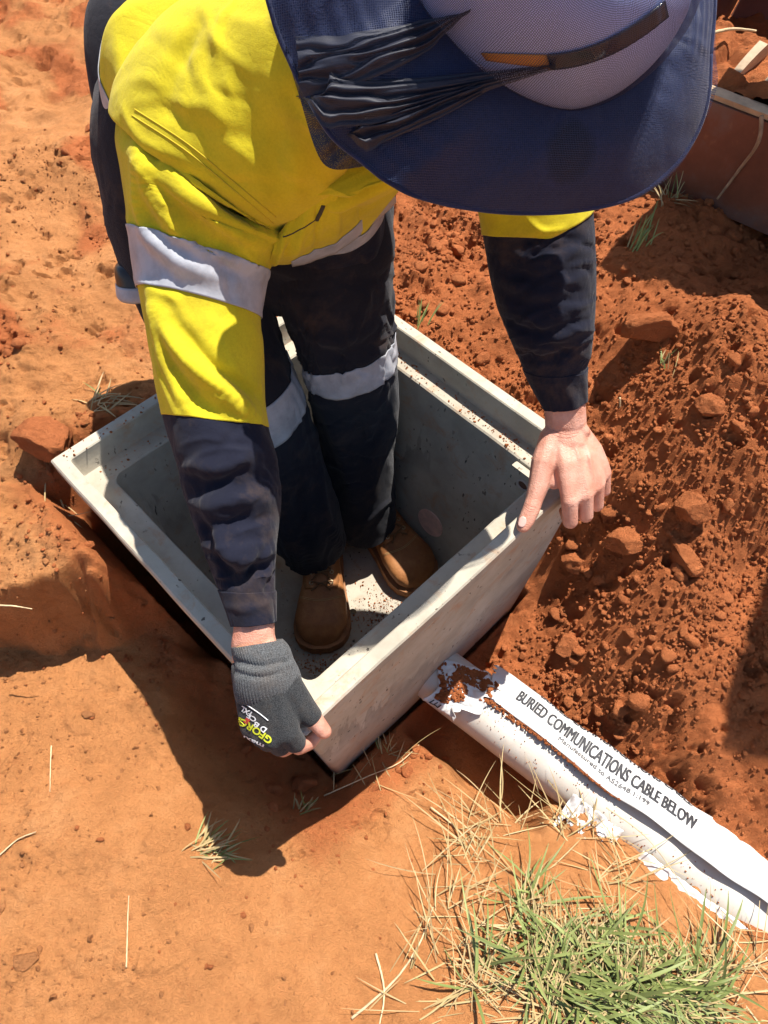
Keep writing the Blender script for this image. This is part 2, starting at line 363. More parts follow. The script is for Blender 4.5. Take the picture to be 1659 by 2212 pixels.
def _phi(r): return np.sqrt(r * r + 0.0004)
_D = np.linalg.norm(GW[:, None, :2] - GW[None, :, :2], axis=2); _n = len(GW)
_A = np.zeros((_n + 3, _n + 3)); _A[:_n, :_n] = _phi(_D) - np.eye(_n) * 0.012; _A[:_n, _n:] = np.c_[np.ones(_n), GW[:, :2]]; _A[_n:, :_n] = _A[:_n, _n:].T
_w = np.linalg.solve(_A, np.r_[GW[:, 2], 0, 0, 0])
def base_z(x, y):
    sh = x.shape; x = x.ravel(); y = y.ravel(); z = _w[_n] + _w[_n + 1] * x + _w[_n + 2] * y
    for k in range(_n): z = z + _w[k] * _phi(np.hypot(x - GW[k, 0], y - GW[k, 1]))
    r = np.hypot(x - 0.1, y - 0.9); f = sstep(1.7, 3.2, r)
    return (np.clip(z, -.6, .25) * (1 - f) + (-0.06) * f).reshape(sh)
def masks(x, y):
    """dug red soil (1) against trodden sandy ground (0); and how lumpy it is"""
    n = fbm(x * 3.2, y * 3.2, 5, 4) * 0.16
    a, b = to_pit(x, y)
    s = (x - PIPE_A[0]) * PNRM[0] + (y - PIPE_A[1]) * PNRM[1] + 0.02       # beyond the conduit
    red = sstep(-0.05, 0.10, np.minimum(s, 9) + n * 0.5) * sstep(-0.25, 0.05, x + 0.1 + n)
    red = np.maximum(red, 0.9 * sstep(0.1, 0.2, x + (y - 1.1) * 0.2 + n) * sstep(0.6, 0.8, y))
    up = sstep(0.48, 0.6, y + n * 0.6) * sstep(-0.35, -0.5, x)             # upper left spoil, half red
    red = np.maximum(red, up * np.clip(0.38 + 1.7 * fbm(x * 5, y * 5, 9, 3), 0, 0.75))
    near = sstep(0.16, 0.03, np.maximum(np.abs(a) - HX, np.abs(b) - HY)) * sstep(0.2, 0.1, x)   # soil thrown out beside the pit
    red = np.maximum(red, 0.6 * near)
    lump = np.clip(0.16 + 0.95 * red + 0.55 * up, 0, 1.1)
    far = sstep(1.0, 1.5, np.abs(x + .05)) + sstep(2.2, 2.9, y); red = red * np.clip(1 - far, 0, 1) + .35 * np.clip(far, 0, 1)
    return np.clip(red, 0, 1), lump
def soil_z(x, y):
    red, lump = masks(x, y); z = base_z(x, y); a, b = to_pit(x, y)
    # step of the old cut at the left
    e_ = fbm(x * 9, y * 9, 111, 4) * .05; m_ = sstep(-.30, -.38, x + e_ * .6) * sstep(-1.1, -.95, x) * sstep(.80, .70, y) * sstep(.2, .3, y)
    st = sstep(.485, .525, y + e_); z = z * (1 - m_) + (-.265 + .2 * st) * m_
    big = fbm(x * 4.5, y * 4.5, 21, 4) * 0.040 + fbm(x * 11, y * 11, 22, 5, .6) * 0.020
    sparse = sstep(-.05, .4, fbm(x * 3, y * 3, 40, 2)); x2 = x + fbm(x * 60, y * 60, 45, 2) * .004; y2 = y + fbm(x * 60, y * 60, 47, 2) * .004
    c = crumbs(x2, y2, .075, 31, .22) * 0.45 * sparse + crumbs(x2, y2, .036, 41, .30) * 0.6 + crumbs(x2, y2, .019, 51, .5) * 0.6 + crumbs(x, y, .0105, 61, .6) * 0.8
    pits = sstep(.30, .6, fbm(x * 22, y * 22, 71, 4, .6)) * 0.020
    rough_ = sstep(.0, .5, fbm(x * 5, y * 5, 87, 3)); soft = fbm(x * 6, y * 6, 81, 4) * 0.014 + fbm(x * 30, y * 30, 83, 4, .6) * 0.004 + rough_ * (fbm(x * 70, y * 70, 85, 3) * .004 + crumbs(x, y, .012, 95, .5) * .5) + crumbs(x, y, .03, 91, .10) * 0.25 + crumbs(x, y, .009, 93, .35) * 0.25
    fade = sstep(1.35, 1.08, np.abs(x + .05)) * sstep(2.95, 2.6, y) * sstep(-.45, -.2, y)
    zone = .25 + .75 * sstep(-.18, .22, fbm(x * 3.7, y * 3.7, 66, 3)); c = c * zone; gy_, gx_ = np.gradient(z, ys, xs); c = c / (1 + (np.hypot(gx_, gy_) / .55) ** 2)
    z = z + fade * (lump * (big + c * 0.6 - pits) + (1 - np.clip(lump, 0, 1)) * soft)
    # conduit trench
    s = (x - PIPE_A[0]) * PD[0] + (y - PIPE_A[1]) * PD[1]; q = (x - PIPE_A[0]) * PNRM[0] + (y - PIPE_A[1]) * PNRM[1]
    wob = fbm(x * 8, y * 8, 101, 3) * 0.03
    tr = sstep(-0.135 + wob, -0.105 + wob, q) * sstep(0.075 + wob, 0.045 + wob, q) * sstep(-.02, .02, s) * sstep(0.30, 0.24, s + wob)
    z = z * (1 - tr) + np.minimum(z, -0.535 + 0.3 * (z + .45)) * tr
    md = sstep(.27 + wob, .33 + wob, s) * sstep(-.012, -.035, q + wob * .3) * sstep(-.30, -.12, q)
    z = np.maximum(z, (PIPE_Z + .030 + .35 * wob + .010 * fbm(x * 40, y * 40, 105, 3) + .6 * crumbs(x, y, .02, 107, .5)) - .12 * (1 - md) - 9 * (md < .02))
    keep = sstep(0.062, 0.046, np.abs(q)) * (s > -.05) * (1 - md)                      # never bury the top of the conduit wholly
    z = np.where(keep > 0, z * (1 - keep) + np.minimum(z, PIPE_Z - .02) * keep, z)
    # hole under and around the pit
    ta = HX - 0.036 * np.clip(-z / .5, 0, 1); tb = HY - 0.06 * np.clip(-z / .5, 0, 1)
    d = np.maximum(np.abs(a) - ta, np.abs(b) - tb)
    side = sstep(0.012, 0.0, d)
    z = z * (1 - side) + (-0.56) * side
    gap = sstep(0.055, 0.0, d) * sstep(-0.02, -0.12, b) * sstep(0.02, -0.05, a)   # air gap along the near left wall
    z = z - gap * 0.12
    return z, red
xs = np.concatenate([[-40, -15, -7, -4, -2.8, -2, -1.6, -1.35], np.arange(-1.2, 1.1, 0.0042), [1.15, 1.3, 1.6, 2.2, 3, 5, 9, 18, 40]])
ys = [-.2]
while ys[-1] < 2.7: ys.append(ys[-1] + (0.0034 if ys[-1] < 1.15 else 0.0034 + (ys[-1] - 1.15) * 0.006))
ys = np.concatenate([[-40, -15, -6, -3, -1.6, -.9, -.5, -.3], ys, [2.9, 3.3, 4, 6, 10, 20, 60]])
GX, GY = np.meshgrid(xs, ys); GZ, GR = soil_z(GX, GY)
def ground_z(x, y):
    i = int(np.clip(np.searchsorted(xs, x), 1, len(xs) - 1)); j = int(np.clip(np.searchsorted(ys, y), 1, len(ys) - 1)); return float(GZ[j, i])
gme = bpy.data.meshes.new('ground'); gv = np.stack([GX, GY, GZ], -1).reshape(-1, 3); gf = grid_faces(len(ys), len(xs), False)
gme.vertices.add(len(gv)); gme.vertices.foreach_set('co', gv.ravel()); gme.loops.add(gf.size); gme.loops.foreach_set('vertex_index', gf.ravel().astype(np.int32))
gme.polygons.add(len(gf)); gme.polygons.foreach_set('loop_start', np.arange(0, gf.size, 4, dtype=np.int32))
gme.update(calc_edges=True); gme.polygons.foreach_set('use_smooth', [True] * len(gf))
ga = gme.attributes.new('red', 'FLOAT', 'POINT'); ga.data.foreach_set('value', GR.ravel().astype(np.float32)); gme.materials.append(M['soil'])
ground = new_obj('ground', gme); tag(ground, 'red and sandy dug soil round the concrete pit', None, kind='structure')

# ------------------------------------------------------------------ concrete pit
def rrect(hx, hy, r, z, nc=5, ne=9):
    pts = []
    cs = [(hx - r, hy - r, 0), (-(hx - r), hy - r, 90), (-(hx - r), -(hy - r), 180), (hx - r, -(hy - r), 270)]
    for k, (cx, cy, a0) in enumerate(cs):
        for i in range(nc + 1):
            a = math.radians(a0 + 90 * i / nc); pts.append((cx + r * math.cos(a), cy + r * math.sin(a)))
        nx, ny, na = cs[(k + 1) % 4]; p = pts[-1]; a = math.radians(na); q = (nx + r * math.cos(a), ny + r * math.sin(a))
        for i in range(1, ne): pts.append((p[0] + (q[0] - p[0]) * i / ne, p[1] + (q[1] - p[1]) * i / ne))
    return [pit(x, y, z) for x, y in pts]
PITROOT = thing('concrete_pit', pit(0, 0, -.5), 'square grey concrete cable pit the worker stands in', 'pit')
def lip(i, z, r): return rrect(HX - i, HY - i, r, z)
prof = [rrect(HX - .036, HY - .061, .02, -.5), rrect(HX - .033, HY - .057, .016, -.492), rrect(HX - .020, HY - .034, .010, -.28), rrect(HX - .0075, HY - .0095, .006, -.047), rrect(HX - .003, HY - .003, .005, -.030),
        lip(.0005, -.027, .005), lip(0, -.003, .004), lip(.0025, 0, .005), lip(.0205, 0, .005), lip(.0225, -.002, .005), lip(.026, -.044, .006),
        lip(.027, -.0455, .007), lip(.056, -.0465, .014), lip(.0590, -.049, .018), rrect(HX - .076, HY - .086, .03, -.25), rrect(HX - .090, HY - .112, .04, -.435), rrect(HX - .098, HY - .120, .04, -.450), rrect(HX - .115, HY - .137, .045, -.456), rrect(.05, .05, .02, -.457)]
pv = np.array(prof); n1, n2 = pv.shape[:2]
for k in range(n1):                                   # cast concrete is never quite true
    q = pv[k]; pv[k] = q + np.c_[fbm(q[:, 0] * 6, q[:, 1] * 6, 200 + 0 * k, 3), fbm(q[:, 0] * 6, q[:, 1] * 6, 220, 3), 0.5 * fbm(q[:, 0] * 9, q[:, 1] * 9, 240, 3)] * 0.0022
pf = grid_faces(n1, n2, True).tolist(); pf.append(list(range(n2))[::-1]); pf.append([(n1 - 1) * n2 + i for i in range(n2)])
shell = mesh_obj('shell', pv.reshape(-1, 3), pf, M['concrete'], PITROOT, smooth=False)
shell.data.polygons.foreach_set('use_smooth', [True] * len(shell.data.polygons))
shell.data.set_sharp_from_angle(angle=math.radians(35))
def cyl(c, axis, r, h, nseg=20):
    axis = V3(axis) / np.linalg.norm(axis); t = np.cross(axis, [0.3, 0.9, 0.31]); t /= np.linalg.norm(t); u = np.cross(axis, t)
    th = np.linspace(0, 2 * math.pi, nseg, endpoint=False)
    ring = np.cos(th)[:, None] * t + np.sin(th)[:, None] * u
    v = np.vstack([c + ring * r, c + ring * r + axis * h]); f = grid_faces(2, nseg, True).tolist(); f.append(list(range(nseg))[::-1]); f.append([nseg + i for i in range(nseg)])
    return v, f
def apply_mods(o):
    dg = bpy.context.evaluated_depsgraph_get(); me = bpy.data.meshes.new_from_object(o.evaluated_get(dg)); old = o.data; o.modifiers.clear(); o.data = me
    bpy.data.meshes.remove(old)
def cut(o, parts):
    mb = MB()
    for v, f in parts: mb.add(v, f)
    c = mb.build('cutter', None, None, at=ORG[o.name]); bm = bmesh.new(); bm.from_mesh(c.data); bmesh.ops.recalc_face_normals(bm, faces=bm.faces); bm.to_mesh(c.data); bm.free()
    md = o.modifiers.new('cut', 'BOOLEAN'); md.object = c; md.operation = 'DIFFERENCE'; md.solver = 'EXACT'
    apply_mods(o); bpy.data.objects.remove(c)
bm = bmesh.new(); bm.from_mesh(shell.data); bmesh.ops.recalc_face_normals(bm, faces=bm.faces); bm.to_mesh(shell.data); bm.free()
dh = [Wz(762, 1322, -.457), Wz(800, 1384, -.457), Wz(764, 1385, -.457), Wz(815, 1330, -.457)]
cut(shell, [cyl(dh[0] - [0, 0, .02], (0, 0, 1), .0075, .04), cyl(dh[1] - [0, 0, .012], (0, 0, 1), .003, .03, 10), cyl(dh[2] - [0, 0, .012], (0, 0, 1), .003, .03, 10), cyl(dh[3] - [0, 0, .012], (0, 0, 1), .0025, .03, 10)])
shell.data.set_sharp_from_angle(angle=math.radians(35))
# knock-out disc cast into the far right wall, and the bolt lug with its ferrule
def wall_far(a, z): return pit(a, HY - .0635 - .0485 * min(1, (-.05 - z) / .385), z)
kc = V3(Wy(930, 1128, 1)) * 0; best = None
for a in np.linspace(-.25, .25, 101):
    for z in np.linspace(-.43, -.1, 67):
        p = wall_far(a, z); q = p - CP; d = q @ FW; e = abs(PW / 2 + FPX * (q @ RT) / d - 928) + abs(PH / 2 + FPX * (q @ DN) / d - 1128)
        if best is None or e < best[0]: best = (e, p, a, z)
kp = best[1]; wn_ = -E2 * .992 + np.array([0, 0, .125])
M['pink'] = m_simple('knock_out_patch', (0.72, 0.47, 0.38), 0.9, 50, 0.2, 0.3)
v, f = cyl(kp - wn_ * .004, wn_, .033, .0062, 28); mesh_obj('knock_out', v, f, M['pink'], PITROOT, smooth=False)
best = None
for a in np.linspace(-.29, .29, 117):
    p = wall_far(a, -.075); q = p - CP; d = q @ FW; e = abs(PW / 2 + FPX * (q @ RT) / d - 1138)
    if best is None or e < best[0]: best = (e, p, a)
lp = best[1]
def poly_prism(pts, off):
    n = len(pts); pts = np.array(pts); v = np.vstack([pts, pts + off]); f = grid_faces(2, n, True).tolist(); f.append(list(range(n))[::-1]); f.append([n + i for i in range(n)]); return v, f
lug = [(-.030, .021), (.036, .021), (.040, -.030), (.030, -.040), (-.022, -.040), (-.032, -.030)]
v, f = poly_prism([lp + E1 * x + np.array([0, 0, z]) + E2 * .012 for x, z in lug], -E2 * .019)
lg = mesh_obj('bolt_lug', v, f, M['concrete'], PITROOT, smooth=False)
M['ferrule'] = m_simple('ferrule', (0.45, 0.40, 0.36), 0.5); M['dark_hole'] = m_simple('bolt_hole', (0.13, 0.06, 0.04), 0.9)
fc = lp - E2 * .0065 + np.array([0, 0, -.006])
th = np.linspace(0, 2 * math.pi, 25)[:-1]; ring = [[fc + E1 * (r * math.cos(a)) + np.array([0, 0, r * math.sin(a)]) - E2 * h for a in th] for r, h in ((.0125, -.004), (.0125, .0025), (.0095, .0030), (.0090, .000), (.0088, -.006))]
mesh_obj('ferrule', np.array(ring).reshape(-1, 3), grid_faces(5, 24, True), M['ferrule'], lg)
v, f = cyl(fc + E2 * .0002, -E2, .009, .0012, 20); mesh_obj('bolt_hole', v, f, M['dark_hole'], lg, smooth=False)
# lug blocks on the near left ledge
for b0 in (-.05, .19):
    v, f = poly_prism([pit(-HX + .058, b0 - .03, -.09) + d for d in (E2 * 0, E2 * .06, E2 * .055 + E1 * .03, E2 * .005 + E1 * .03)], np.array([0, 0, .042]))
# broken corner of the rim: pale chips
M['chip'] = m_simple('fresh_chip', (0.62, 0.60, 0.54), 0.9, 80, 0.25, 0.6, 300)
# ------------------------------------------------------------------ conduit
PIPE = thing('conduit', (PIPE_A[0], PIPE_A[1], PIPE_Z), 'thick white plastic conduit running from the pit into the soil', 'pipe')
plen = 0.95; A0 = np.array([PIPE_A[0], PIPE_A[1], PIPE_Z]) - PD * .03
nl, nu = 90, 40; s = np.linspace(0, plen, nl)[:, None]; th = np.linspace(0, 2 * math.pi, nu, endpoint=False)[None]
rr = PIPE_R * (1 + 0.012 * fbm(s * 5 + 0 * th, th * .5 + 0 * s, 300, 2))
sag = 0.004 * np.sin(s * 4)
def pipe_pt(s, ang, r): return A0 + PD * s[..., None] + PNRM * (np.sin(ang) * r)[..., None] + np.array([0, 0, 1.0]) * (np.cos(ang) * r)[..., None]
P = pipe_pt(s + 0 * th, th + 0 * s, rr + 0 * s)
mesh_obj('tube', P.reshape(-1, 3), grid_faces(nl, nu, True), M['pvc'], PIPE)
P = pipe_pt(np.linspace(0.0, .035, 6)[:, None] + 0 * th, th + 0 * np.zeros((6, 1)), PIPE_R + .004 * np.array([0, 1, 1, 1, .6, 0])[:, None] + 0 * th)
# ------------------------------------------------------------------ marker tape
TAPE_S0, TAPE_S1 = 0.115, plen
def tape_pt(s, v):
    """s metres along the conduit, v 0 (lower left edge) .. 1 (outer right edge)"""
    s = np.asarray(s, float); v = np.asarray(v, float); k = sstep(.05, .45, s)
    a0 = np.radians(-6 + 14 * fbm(s * 5, s * 0 + 3, 310, 2) - 4 * k); a1 = np.radians(25.0)
    arc = (a1 - a0) * PIPE_R; tot = arc + .062 + .006 * fbm(s * 7, s * 0 + 5, 311, 2); L = v * tot; w = np.clip(L - arc, 0, None); ang = a0 + np.minimum(L, arc) / PIPE_R
    lift = 0.004 + 0.013 * k * sstep(.35, 0, v) + 0.0035 * fbm(s * 14, v * 3, 312, 3) + 0.0025 * np.sin(s * 60 + v * 7) * sstep(.3, .0, v) + .0018 * np.sin(s * 47 + 3 * fbm(s * 9, s * 0, 314, 2)) * sstep(.7, 1, v)
    p = pipe_pt(s, ang, PIPE_R + lift); dn_ = .32 + .22 * np.clip(w / .06, 0, 1)
    return p + PNRM * (np.cos(dn_) * w)[..., None] - np.array([0, 0, 1.0]) * (np.sin(dn_) * w)[..., None]
nl, nv = 240, 26; S, Vv = np.meshgrid(np.linspace(TAPE_S0, TAPE_S1, nl), np.linspace(0, 1, nv), indexing='ij')
S2 = S + (0.02 * np.abs(fbm(Vv * 6, Vv * 0 + 1, 320, 3)) - .02 * Vv) * (1 - (S - TAPE_S0) / (TAPE_S1 - TAPE_S0))
TAPE = mesh_obj('marker_tape', tape_pt(S2, Vv).reshape(-1, 3), grid_faces(nl, nv, False), M['film'], None, at=(PIPE_A[0] + .1, PIPE_A[1] - .08, PIPE_Z + PIPE_R))
so = TAPE.modifiers.new('thick', 'SOLIDIFY'); so.thickness = 0.0006
tag(TAPE, 'white plastic warning tape lying along the top of the conduit', 'tape')
def text_mesh(body, size=1.0, xscale=1.0, bold=0.0, shear=0.0, sp=1.0):
    """flat letters as (verts in the text plane, faces)"""
    cu = bpy.data.curves.new('t', 'FONT'); cu.body = body; cu.size = size; cu.offset = bold; cu.shear = shear; cu.space_character = sp
    cu.resolution_u = 3; cu.fill_mode = 'FRONT'
    o = bpy.data.objects.new('t', cu); sc.collection.objects.link(o); dg = bpy.context.evaluated_depsgraph_get(); dg.update()
    me = bpy.data.meshes.new_from_object(o.evaluated_get(dg)); bm = bmesh.new(); bm.from_mesh(me)
    w = max(v.co.x for v in bm.verts)
    k = size * 0.4; n = int(w / k) + 1
    for i in range(1, n): bmesh.ops.bisect_plane(bm, geom=bm.verts[:] + bm.edges[:] + bm.faces[:], plane_co=(i * k, 0, 0), plane_no=(1, 0, 0))
    for i in (0.25, .5): bmesh.ops.bisect_plane(bm, geom=bm.verts[:] + bm.edges[:] + bm.faces[:], plane_co=(0, i * size, 0), plane_no=(0, 1, 0))
    bmesh.ops.triangulate(bm, faces=bm.faces[:])
    v = np.array([x.co[:] for x in bm.verts]); v[:, 0] *= xscale; bm.verts.index_update(); f = [[q.index for q in p.verts] for p in bm.faces]
    bm.free(); bpy.data.objects.remove(o); bpy.data.meshes.remove(me); return v, f
def normals_lift(P, fn, e=1e-3): return P
def tape_text(body, s0, s1, v0, h, mat, name, bold=0.0):
    v, f = text_mesh(body, 1.0, 1.0, 0.0); x0, x1 = v[:, 0].min(), v[:, 0].max(); mb = MB()
    for k, sh in enumerate([0.0] if not bold else [-bold, -bold / 2, 0.0, bold / 2, bold]):               # letters struck three times for weight
        s = s0 + (v[:, 0] + sh - x0) / (x1 - x0) * (s1 - s0); vv = np.minimum(v0 + v[:, 1] / 0.72 * h, .992)
        p = tape_pt(s, vv); du = tape_pt(s + 1e-3, vv) - p; dv = tape_pt(s, vv + 1e-3) - p; n = np.cross(du, dv); n /= np.linalg.norm(n, axis=1)[:, None]
        n *= np.sign(n @ (np.array([0, 0, 1.0]) + PNRM))[:, None]; mb.add(p + n * (.0019 + .0001 * k), f)
    return mb.build(name, mat, TAPE, smooth=False)
def s_of(px, py):
    p = Wz(px, py, PIPE_Z + PIPE_R); return float((p - A0) @ PD)
tape_text('BURIED COMMUNICATIONS CABLE BELOW', s_of(1078, 1560), s_of(1470, 1850), .36, .33, M['ink'], 'lettering', 0.055)
tape_text('Manufactured to AS2648.1:199', s_of(1160, 1665), s_of(1360, 1808), .15, .115, M['ink_grey'], 'small_lettering', .02)
tape_text('BURIED COMMUNICATIONS CABLE', s_of(1150, 1530), s_of(1480, 1790), .93, .2, M['ink'], 'edge_lettering', 0.04)
# torn collar of tape stuck round the conduit at the pit wall
nl, nv = 46, 44; S, Vv = np.meshgrid(np.linspace(0.0, 1.0, nl), np.linspace(0, 1, nv), indexing='ij')
def collar_pt(S, Vv):
    ang = np.radians(-62 + 122 * Vv); ragged = .035 * fbm(Vv * 7, Vv * 0 + 2, 331, 3)
    s0 = .034 + .012 * np.sin(Vv * 9) + .05 * sstep(.55, 1., Vv); s1 = .135 + ragged - .055 * sstep(.45, 0, Vv)
    s = s0 + (s1 - s0) * S
    lift = .003 + .006 * np.abs(fbm(S * 5, Vv * 6, 333, 3)) + .018 * sstep(.25, 0, Vv) * (1 - .6 * S) + .010 * sstep(.75, 1, S) * (.5 + .5 * np.sin(Vv * 14))
    return pipe_pt(s, ang, PIPE_R + lift)
col = mesh_obj('torn_tape', collar_pt(S, Vv).reshape(-1, 3), grid_faces(nl, nv, False), M['film'], None, at=A0 + PD * .08 + [0, 0, PIPE_R])
so = col.modifiers.new('thick', 'SOLIDIFY'); so.thickness = 0.0008
tag(col, 'crumpled torn white tape stuck round the conduit where it meets the pit', 'tape')
v, f = text_mesh("ELO'", 1.0, 1.0, 0); x0, x1 = v[:, 0].min(), v[:, 0].max()
ss = .12 + (v[:, 1] / .72) * .5; vv_ = .20 - (v[:, 0] - x0) / (x1 - x0) * -.2
p = collar_pt(.18 + v[:, 1] * .42, .02 + (v[:, 0] - x0) / (x1 - x0) * .30); mesh_obj('lettering', p + np.array([-.0012, -.0012, .0016]), f, M['ink'], col, smooth=False)
# slot of soil left along the tape edge, and soil on the collar
def scatter(name, pts, sizes, mat, label, seed=1, lod=1):
    bmx = bmesh.new(); bmesh.ops.create_icosphere(bmx, subdivisions=lod, radius=1); iv = np.array([q.co[:] for q in bmx.verts]); bmx.verts.index_update()
    fi = np.array([[q.index for q in p.verts] for p in bmx.faces]); bmx.free(); r = np.random.default_rng(seed); V = []; F = []
    for k, (p, sz) in enumerate(zip(pts, sizes)):
        q = iv * (1 + r.normal(0, .16 if lod else .3, (len(iv), 1))) * (sz * r.uniform(.6, 1.35, 3)); V.append(q + p); F.append(fi + k * len(iv))
    o = mesh_obj(name, np.vstack(V), np.vstack(F), mat, smooth=lod > 0); return tag(o, label, None, kind='stuff')
r = np.random.default_rng(3); a_, b_ = r.random(900), r.random(900); q_ = fbm(a_ * 4, b_ * 4, 340, 2); ok = (q_ > .02) & ~((b_ < .15) & (a_ > .6)); a_, b_, q_ = a_[ok], b_[ok], q_[ok]
pts = [collar_pt(a_ * .95, .1 + b_ * .75) + [0, 0, .001]]; sz = [r.uniform(.0010, .0034, len(a_)) * np.where(q_ > .2, 1.5, 1)]
s_ = r.uniform(.12, .40, 420); pts.append(tape_pt(s_, 0 * s_) - PNRM * (r.uniform(0, .010, 420) * sstep(.42, .12, s_))[:, None] + np.c_[0 * s_, 0 * s_, -.003 + .002 * r.random(420)]); sz.append(r.uniform(.001, .0028, 420))
s_ = r.uniform(.05, .6, 160); pts.append(pipe_pt(s_, np.radians(r.uniform(-60, -10, 160)), np.full(160, PIPE_R + .0005))); sz.append(r.uniform(.0005, .0013, 160))
pts = np.vstack(pts); sz = np.concatenate(sz)
scatter('spilt_soil', pts, sz, M['clod'], 'red soil crumbs spilt over the conduit and torn tape', 5)

# torn sheet of white plastic squashed between the soil and the conduit
for (s0, s1, q0, q1, lab) in ((.335, .43, -.088, -.040, 'scrap of white plastic under the conduit by the soil mound'), (.47, .74, -.105, -.045, 'torn white plastic sheet between conduit and grass')):
    S, Q = np.meshgrid(np.linspace(0, 1, 60), np.linspace(0, 1, 16), indexing='ij'); rag = .022 * fbm(S * 7, S * 0 + 3, 350, 4)
    ss = s0 + (s1 - s0) * S; qq = q0 + rag + (q1 - q0 - rag) * Q; P = A0 + PD * ss[..., None] + PNRM * qq[..., None]
    P[..., 2] = PIPE_Z + .020 + .022 * Q + .012 * fbm(S * 14, Q * 4, 352, 3)
    for a in range(60):
        for b in range(16): P[a, b, 2] = max(P[a, b, 2], ground_z(P[a, b, 0], P[a, b, 1]) - .002)
    o = mesh_obj('plastic_scrap', P.reshape(-1, 3), grid_faces(60, 16, False), M['film'], None, at=P[30, 8]); m_ = o.modifiers.new('t', 'SOLIDIFY'); m_.thickness = .0008
    tag(o, lab, 'plastic', 'torn plastic beside the conduit')

# ------------------------------------------------------------------ excavator bucket at the far right
BL, BR_ = Wz(1405, 388, .0), Wz(1659, 500, .0); BD = BR_ - BL; BD /= np.linalg.norm(BD); BN = np.array([BD[1], -BD[0], 0.0])   # BN points away from the camera
if BN[1] < 0: BN = -BN
BK = thing('excavator_bucket', BL + BD * .4, 'rusty brown steel digger bucket full of soil at the trench edge', 'digger bucket')
BW = .95; B0 = BL - BD * .12
def bk(u, back, z): return B0 + BD * u + BN * back + np.array([0, 0, z])
def plate(name, prof, mat, u0=0, u1=BW, th=.018, parent=BK):
    pr = np.array(prof); n = len(pr); t = np.gradient(pr, axis=0); t /= np.linalg.norm(t, axis=1)[:, None]; nn = np.c_[-t[:, 1], t[:, 0]]
    lo = pr + nn * th; loop = np.vstack([pr, lo[::-1]]); us = np.linspace(u0, u1, 30)
    P = np.array([[bk(u, b, z) for b, z in loop] for u in us]); m = len(loop); f = grid_faces(len(us), m, True).tolist(); f.append(list(range(m))[::-1]); f.append([(len(us) - 1) * m + i for i in range(m)])
    o = mesh_obj(name, P.reshape(-1, 3), f, mat, parent); o.data.set_sharp_from_angle(angle=math.radians(40)); return o
M['rib'] = m_simple('worn_rib', (0.52, 0.36, 0.22), .6, 30, .25, .3, 120)
plate('lip_plate', [(0, .005), (-.004, .10), (0.0, .192)], M['rust'])
plate('lip_edge', [(-.012, .194), (.0, .197), (.012, .195)], M['rib'], th=.010)
plate('bucket_shell', [(.03, .02), (.20, -.03), (.42, .02), (.56, .20), (.58, .45), (.50, .62)], M['rust'], th=-.02)
v, f = poly_prism([bk(-.006, b, z) for b, z in ((0, .0), (.0, .19), (.2, .46), (.50, .64), (.60, .45), (.57, .2), (.43, 0.0), (.2, -.04))], -BD * .02); mesh_obj('side_plate', v, f, M['rust'], BK, smooth=False)
v, f = poly_prism([bk(BW + .006, b, z) for b, z in ((0, .0), (.0, .19), (.2, .46), (.50, .64), (.60, .45), (.57, .2), (.43, 0.0), (.2, -.04))], BD * .02); mesh_obj('side_plate', v, f, M['rust'], BK, smooth=False)
M['rib'] = m_simple('worn_rib', (0.52, 0.38, 0.24), .6, 30, .25, .3, 120)
def tooth(p, q, w0, w1, t):
    p, q = V3(p), V3(q); d = q - p; d /= np.linalg.norm(d); up = np.array([0, 0, 1.0]); sd = np.cross(d, up); sd /= np.linalg.norm(sd); nn = np.cross(sd, d); R = []
    for k in np.linspace(0, 1, 8):
        c = p + (q - p) * k + nn * (.004 * math.sin(k * math.pi)); w = w0 + (w1 - w0) * k; R.append([c + sd * w + nn * t, c - sd * w + nn * t, c - sd * w - nn * (t + .03 * k), c + sd * w - nn * (t + .03 * k)])
    R = np.array(R); f = grid_faces(8, 4, True).tolist(); f += [[0, 1, 2, 3][::-1], [28, 29, 30, 31]]; return R.reshape(-1, 3), f
for a, b in (((1572, 186), (1650, 98)), ((1640, 205), (1712, 140))):
    p = Wz(*a, .20); q = Wz(*b, .25) ; v, f = tooth(p, q, .007, .009, .008); o = mesh_obj('rib', v, f, M['rib'], BK); o.data.set_sharp_from_angle(angle=math.radians(40))
v, f = tube([bk(.55, .20, .26), bk(1.0, .20, .27)], .028, 14); mesh_obj('cross_bar', v, f, M['rust'], BK)
# soil heaped in the bucket

u = np.linspace(.0, BW, 150); b = np.linspace(.012, .52, 90); U, Bb = np.meshgrid(u, b)
Zs = .207 + .10 * np.sin(np.clip(Bb / .30, 0, 1) * 1.5) * 0 + .02 * fbm(U * 8, Bb * 8, 401, 3) + .75 * (crumbs(U, Bb, .06, 402, .5) * .6 + crumbs(U, Bb, .028, 412, .6) * .6 + crumbs(U, Bb, .013, 422, .6) * .6) - .10 * sstep(.14, .30, Bb) + .012 * sstep(.0, .06, Bb)
P = B0 + BD * U[..., None] + BN * Bb[..., None]; P[..., 2] = Zs
o = mesh_obj('bucket_soil', P.reshape(-1, 3), grid_faces(90, 150, False), M['clod'], None, at=BL + BD * .4 + BN * .2 + [0, 0, .1]); tag(o, 'loose orange soil heaped along the bucket lip', 'soil heap', kind='stuff')
